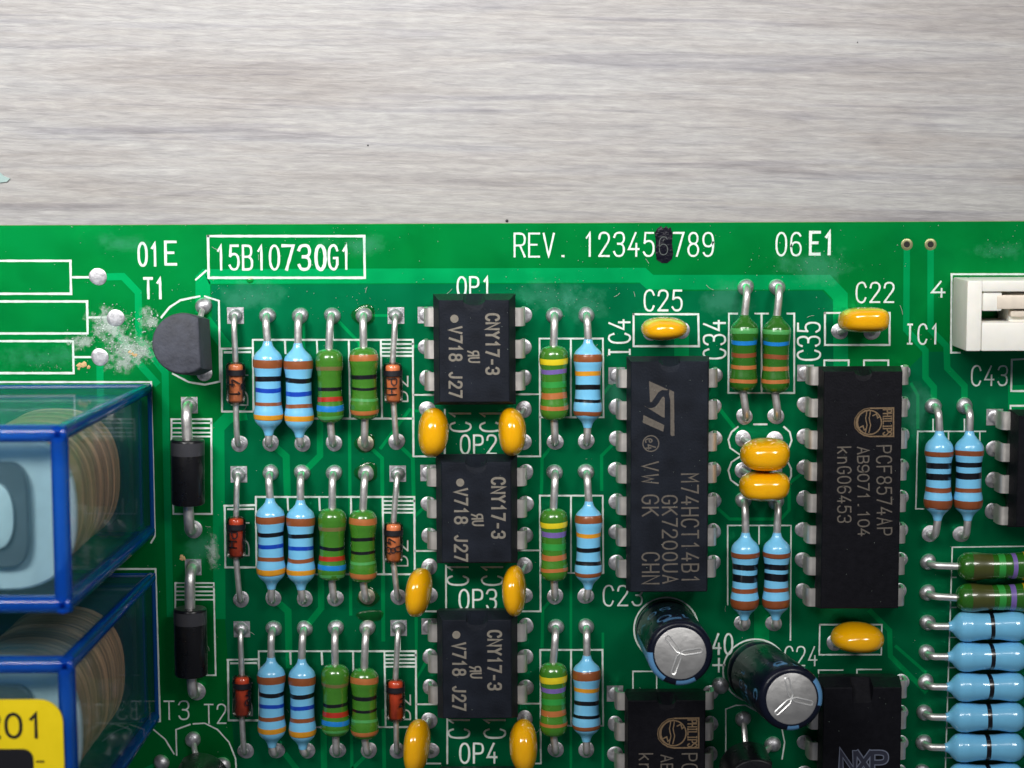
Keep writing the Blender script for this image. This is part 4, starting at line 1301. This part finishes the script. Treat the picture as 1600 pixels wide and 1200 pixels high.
# ================================================================== relays under clear blue covers
def relay(label, bTR, bBR, tTR, tBR, H, sticker=False):
    z0 = 0.4
    B1, B2 = W(*bTR, z0), W(*bBR, z0)
    T1, T2 = W(*tTR, H), W(*tBR, H)
    LEN = 29.0
    d = Vector((-LEN, 0, 0))
    B4, B3 = B1 + d, B2 + d
    T4, T3 = T1 + d + Vector((0.6, 0, 0)), T2 + d + Vector((0.6, 0, 0))
    c = (B1 + B3) / 2
    r_ = root('relay', (c.x, c.y, 0), label, 'relay', 'relays')
    th = 0.55
    MB().slab([B1, B2, T2, T1], (-1, 0, 0), th).build('side_panel', COVER, r_, smooth=False)
    MB().slab([B4, B1, T1, T4], (0, -1, 0), th).build('side_panel', COVER_FAR, r_, smooth=False)
    MB().slab([B2, B3, T3, T2], (0, 1, 0), th).build('side_panel', COVER, r_, smooth=False)
    MB().slab([B3, B4, T4, T3], (1, 0, 0), th).build('side_panel', COVER, r_, smooth=False)
    ins = 0.75
    zt = H - .15
    MB().slab([T1 + Vector((-ins, -ins, -.15)), T2 + Vector((-ins, ins, -.15)), T3 + Vector((ins, ins, -.15)), T4 + Vector((ins, -ins, -.15))], (0, 0, -1), th).build('top_panel', COVER_TOP, r_, smooth=False)

    def bar(a, b_, w0, w1, inw):
        a, b_ = Vector(a), Vector(b_)
        inw = Vector(inw)
        MB().tube([a + inw * w0 * .5, a.lerp(b_, .5) + inw * (w0 + w1) * .25, b_ + inw * w1 * .5], [w0 * .62, (w0 + w1) * .31, w1 * .62], 10).build('cover_edge', EDGEB, r_)
    w = .98
    bar(T1, T2, w, w, (-1, 0, -1))
    bar(T1, T4, w, w, (0, -1, -1))
    bar(T2, T3, w, w, (0, 1, -1))
    bar(T4, T3, w, w, (1, 0, -1))
    for a, b_, sx, sy in ((B1, T1, -1, -1), (B2, T2, -1, 1), (B3, T3, 1, 1), (B4, T4, 1, -1)):
        bar(a, b_, .72, w, (sx, sy, 0))
    for a, b_, n_ in ((B1, B2, (-1, 0, 0)), (B4, B1, (0, -1, 0)), (B2, B3, (0, 1, 0))):
        bar(a, b_, .28, .28, n_)
    # coil inside
    cx = B1.x - 5.9
    cy = (B1.y + B2.y) / 2

    def sq(hw, hh, z, e=3.2, n=44):
        out = []
        for i in range(n):
            a = 2 * math.pi * i / n
            x, y = math.cos(a), math.sin(a)
            out.append(Vector((cx + hw * math.copysign(abs(x) ** (2 / e), x), cy + hh * math.copysign(abs(y) ** (2 / e), y), z)))
        return out
    rg = []
    nl = 160
    for i in range(nl + 1):
        z = 7.0 + (H - 11.0) * i / nl
        wv = 0.05 * math.sin(i * 0.23) + (0.035 if i % 2 else -0.035) + random.uniform(-.03, .03)
        rg.append(sq(4.6 + wv, 5.0 + wv, z, 2.5))
    MB().rings(rg).build('coil', COPPERW, r_, angle=80)
    fl = MB().rings([sq(4.95, 5.3, H - 4.0, 2.6), sq(5.0, 5.35, H - 3.9, 2.6), sq(5.0, 5.35, H - 3.3, 2.6), sq(4.85, 5.2, H - 3.15, 2.6)]).build('bobbin_flange', FLANGE, r_)
    MB().rings([sq(2.0, 3.6, H - 2.9, 4), sq(2.0, 3.6, H - 2.4, 4), sq(1.9, 3.5, H - 2.3, 4)]).build('core_plate', STEEL, fl)
    MB().rings([sq(1.1, 2.2, H - 2.28, 2.2), sq(1.1, 2.2, H - 1.9, 2.2), sq(.9, 2.0, H - 1.8, 2.2)]).build('core_rivet', FLANGE, fl)
    MB().rings([sq(4.7, 5.0, 4.0), sq(4.7, 5.0, 7.0)]).build('bobbin_foot', BOBBIN, r_)
    mb = MB()
    mb.box((B4.x + 1, B2.y + .9, .5), (B1.x - .9, B1.y - .9, 3.9))
    mb.build('base', BOBBIN, r_, angle=30, bevel=.2)
    mb = MB()
    mb.box((cx - 9.5, cy - 5.0, 4.0), (cx - 8.2, cy + 5.0, H - 1.6))
    mb.build('armature', STEEL, r_, angle=30, bevel=.15)
    mb = MB()
    mb.box((cx - 16.5, cy - 4.8, 4.0), (cx - 9.8, cy + 4.8, H - 3.5))
    mb.build('contact_block', FLANGE, r_, angle=30, bevel=.4)
    if sticker:
        zs = H + .35
        tr, bl_ = W(97, 1093, zs), W(-220, 1330, zs)
        rr = 1.55
        pts = [Vector((bl_.x, bl_.y, zs)), Vector((tr.x, bl_.y, zs))]
        for i in range(9):
            a = math.pi / 2 * i / 8
            pts.append(Vector((tr.x - rr + rr * math.cos(a), tr.y - rr + rr * math.sin(a), zs)))
        pts.append(Vector((bl_.x, tr.y, zs)))
        st = MB().rings([[p - Vector((0, 0, .12)) for p in pts], pts]).build('yellow_sticker', STICKER, r_, smooth=False)
        text('201', (-24, 1152), (67, 1152), 37, zs + .02, INK, st, 5.4, 'printed_lettering', gap=.32)
        tr2 = W(52, 1170, zs)
        pts = [Vector((bl_.x + 3, bl_.y + 2, zs + .015)), Vector((tr2.x, bl_.y + 2, zs + .015))]
        for i in range(7):
            a = math.pi / 2 * i / 6
            pts.append(Vector((tr2.x - .7 + .7 * math.cos(a), tr2.y - .7 + .7 * math.sin(a), zs + .015)))
        pts.append(Vector((bl_.x + 3, tr2.y, zs + .015)))
        MB().poly(pts).build('printed_panel', INK, st, smooth=False)
        text('-', (54, 1200), (72, 1200), 22, zs + .02, INK, st, 3.0, 'printed_lettering')
    return r_


relay('clear blue relay without a sticker, its copper coil showing', (236, 601), (241, 836), (101, 667), (109, 957), 27.2)
relay('clear blue relay with a yellow sticker reading 201', (242, 896), (248, 1127), (112, 1030), (121, 1318), 27.2, sticker=True)

# ================================================================== residue, painted haze, dust, small debris
def flakes(name, spots, m, label, smin, smax, parent=None, z=0.03, thin=1.0):
    mb = MB()
    for px, py in spots:
        c = W(px, py, z)
        s_ = random.uniform(smin, smax)
        a = random.uniform(0, math.pi)
        n = random.choice((4, 5, 6))
        pts = []
        for k in range(n):
            th = 2 * math.pi * k / n + random.uniform(-.3, .3)
            r = s_ * random.uniform(.5, 1.0)
            x, y = r * math.cos(th), r * math.sin(th) * thin
            pts.append((c.x + x * math.cos(a) - y * math.sin(a), c.y + x * math.sin(a) + y * math.cos(a), z + random.uniform(0.0, .05)))
        mid = (c.x, c.y, z + random.uniform(.05, .10))
        mb.add(pts + [mid], [(k, (k + 1) % n, n) for k in range(n)])
    o = mb.build(name, m, parent, smooth=False)
    o['kind'] = 'stuff'
    if parent is None:
        o['label'], o['category'] = label
    return o


def blob(cx, cy, sx, sy, n):
    return [(random.gauss(cx, sx), random.gauss(cy, sy)) for _ in range(n)]


def film_mat(name, col, strength, scale, lo):
    m = bpy.data.materials.new(name)
    m.use_nodes = True
    nt = m.node_tree
    nt.nodes.remove(nt.nodes['Principled BSDF'])
    L = nt.links.new
    tc = nt.nodes.new('ShaderNodeTexCoord')
    n = nt.nodes.new('ShaderNodeTexNoise')
    n.inputs['Scale'].default_value = scale
    n.inputs['Detail'].default_value = 8
    n.inputs['Roughness'].default_value = 0.72
    L(tc.outputs['Object'], n.inputs['Vector'])
    vm = nt.nodes.new('ShaderNodeVectorMath')
    vm.operation = 'DISTANCE'
    vm.inputs[1].default_value = (.5, .5, .5)
    sp_ = nt.nodes.new('ShaderNodeMapping')
    sp_.inputs['Scale'].default_value = (1, 1, 0)
    sp_.inputs['Location'].default_value = (0, 0, .5)
    L(tc.outputs['Generated'], sp_.inputs['Vector'])
    L(sp_.outputs[0], vm.inputs[0])
    ms = nt.nodes.new('ShaderNodeMath')
    ms.operation = 'MULTIPLY_ADD'
    ms.inputs[1].default_value = -0.75
    L(vm.outputs['Value'], ms.inputs[0])
    L(n.outputs['Fac'], ms.inputs[2])
    mr = nt.nodes.new('ShaderNodeMapRange')
    mr.inputs['From Min'].default_value = lo
    mr.inputs['From Max'].default_value = lo + 0.22
    mr.inputs['To Max'].default_value = strength
    L(ms.outputs[0], mr.inputs['Value'])
    tr = nt.nodes.new('ShaderNodeBsdfTransparent')
    df = nt.nodes.new('ShaderNodeBsdfDiffuse')
    df.inputs[0].default_value = col
    mx = nt.nodes.new('ShaderNodeMixShader')
    L(mr.outputs[0], mx.inputs[0])
    L(tr.outputs[0], mx.inputs[1])
    L(df.outputs[0], mx.inputs[2])
    L(mx.outputs[0], nt.nodes['Material Output'].inputs['Surface'])
    return m


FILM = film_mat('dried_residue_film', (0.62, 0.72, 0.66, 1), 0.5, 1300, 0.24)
HAZY = film_mat('painted_haze_sheen', (0.14, 0.56, 0.40, 1), 0.16, 420, 0.24)  # painted patches standing in for hazy reflections on the glossy board


def film(px, py, rx, ry, m, z, name='residue_film'):
    c = W(px, py, z)
    MB().poly([c + Vector((rx / 19.55 * math.cos(a / 24 * 6.2832), ry / 19.55 * math.sin(a / 24 * 6.2832), 0)) for a in range(24)]).build(name, m, board, smooth=False)


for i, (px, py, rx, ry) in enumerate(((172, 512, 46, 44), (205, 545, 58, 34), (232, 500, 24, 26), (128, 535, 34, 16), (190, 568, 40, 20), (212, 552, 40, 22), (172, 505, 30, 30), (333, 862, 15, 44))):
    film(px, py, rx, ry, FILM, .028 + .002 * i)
for i, (px, py, rx, ry) in enumerate(((185, 380, 80, 26), (390, 465, 80, 34), (860, 462, 80, 40), (560, 382, 80, 24), (1270, 415, 100, 36), (920, 475, 70, 40), (1130, 470, 60, 40), (60, 560, 110, 30), (1560, 392, 60, 26), (1420, 640, 60, 60), (960, 620, 40, 60), (310, 850, 40, 50))):
    film(px, py, rx, ry, HAZY, .034 + .0015 * i, 'painted_haze')
res = blob(168, 505, 14, 14, 150) + blob(208, 500, 8, 10, 70) + blob(198, 540, 18, 9, 260) + blob(208, 552, 14, 7, 160) + blob(235, 500, 7, 9, 90) + blob(160, 525, 16, 9, 90) + blob(125, 533, 10, 5, 30) + blob(186, 566, 8, 5, 40)
res = res[::3]
flakes('white_residue', res, RESIDUE, ('white powdery flux residue beside the grey round transistor', 'residue'), .02, .10)
dust = [(random.uniform(0, 1600), 352 + 850 * random.random() ** 1.8) for _ in range(420)] + blob(520, 380, 60, 16, 40) + blob(880, 455, 50, 25, 60) + blob(1260, 415, 60, 18, 70) + blob(345, 455, 70, 12, 40) + blob(1560, 385, 12, 8, 14) + blob(565, 470, 20, 10, 16) + blob(330, 860, 8, 22, 40) + blob(90, 572, 40, 4, 40)
flakes('dust', dust, DUSTM, ('pale dust specks scattered over the green board', 'dust'), .02, .07, thin=.6)
chd = [(random.uniform(690, 795), random.choice((480, 730, 975)) + random.uniform(0, 140)) for _ in range(26)] + [(random.uniform(995, 1098), random.uniform(575, 920)) for _ in range(26)] + [(random.uniform(1295, 1400), random.uniform(600, 945)) for _ in range(22)] + [(random.uniform(1290, 1395), random.uniform(1075, 1180)) for _ in range(8)]
flakes('chip_dust', chd, DUSTM, ('tiny pale dust specks on the black chips', 'dust'), .015, .045, z=ZT + .01, thin=.7)
fib = MB()
for _ in range(46):
    c = W(random.uniform(250, 1580), random.uniform(360, 1180), .05)
    a = random.uniform(0, 6.28)
    l_ = random.uniform(.3, .9)
    bend = random.uniform(-.5, .5)
    pts = [c + Vector((math.cos(a + bend * t) * l_ * t, math.sin(a + bend * t) * l_ * t, .02)) for t in (0, .33, .66, 1)]
    fib.tube(pts, .016, 4)
f_ = fib.build('lint', DUSTM, None)
f_['kind'], f_['label'], f_['category'] = 'stuff', 'fine pale lint fibres lying on the green board', 'lint'
flakes('tan_flakes', blob(128, 573, 4, 3, 8) + blob(286, 872, 2, 2, 4) + blob(208, 552, 4, 3, 6), TAN, ('small tan flakes lying on the green board', 'flake'), .12, .3)


def flux(px, py, rx, ry, z=.02):
    c = W(px, py, z)
    rg = []
    ph = random.uniform(0, 6)
    for d, k in ((0, 1), (.05, .93), (.09, .7), (.11, .02)):
        rg.append([c + Vector((rx * k * math.cos(a / 20 * 6.2832) * (1 + .12 * math.sin(3 * a / 20 * 6.2832 + ph)), ry * k * math.sin(a / 20 * 6.2832) * (1 + .1 * math.cos(2 * a / 20 * 6.2832 + ph)), d)) for a in range(20)])
    MB().rings(rg).build('flux_stain', FLUX, board)


flux(569, 492, .95, .85)
flux(391, 438, .28, .22)
flux(579, 962, 1.1, .55)
flux(575, 932, .9, .8)
flux(573, 738, .95, .85)
flux(571, 692, .85, .8)

# specks on the table, and a pale chip of paint at its side
def WT(px, py, dz=0.0):
    return W(px, py, -BOARD_Z + dz)


sp = MB()
for px, py, r in ((575, 227, .07), (792, 345, .13), (1340, 66, .05)):
    c = WT(px, py, .02)
    sp.lathe(c, c + Vector((0, 0, 1)), [(0, r), (.06, r * .8), (.1, .02)], 8)
o_ = sp.build('table_specks', INK, None)
o_['kind'], o_['label'], o_['category'] = 'stuff', 'tiny dark specks on the grey wood tabletop', 'specks'
tf = root('paint_chip', WT(2, 279), 'pale teal chip of paint lying on the wood tabletop', 'paint chip')
pp = [WT(x, y, .05) for x, y in [(-20, 266), (0, 269), (6, 275), (16, 279), (11, 284), (-4, 286), (-20, 284)]]
MB().rings([[p - Vector((0, 0, .05)) for p in pp], [p + Vector((0, 0, .08)) for p in pp]]).build('chip', mat('teal_chip', lin(150, 172, 170), .7), tf, smooth=False)
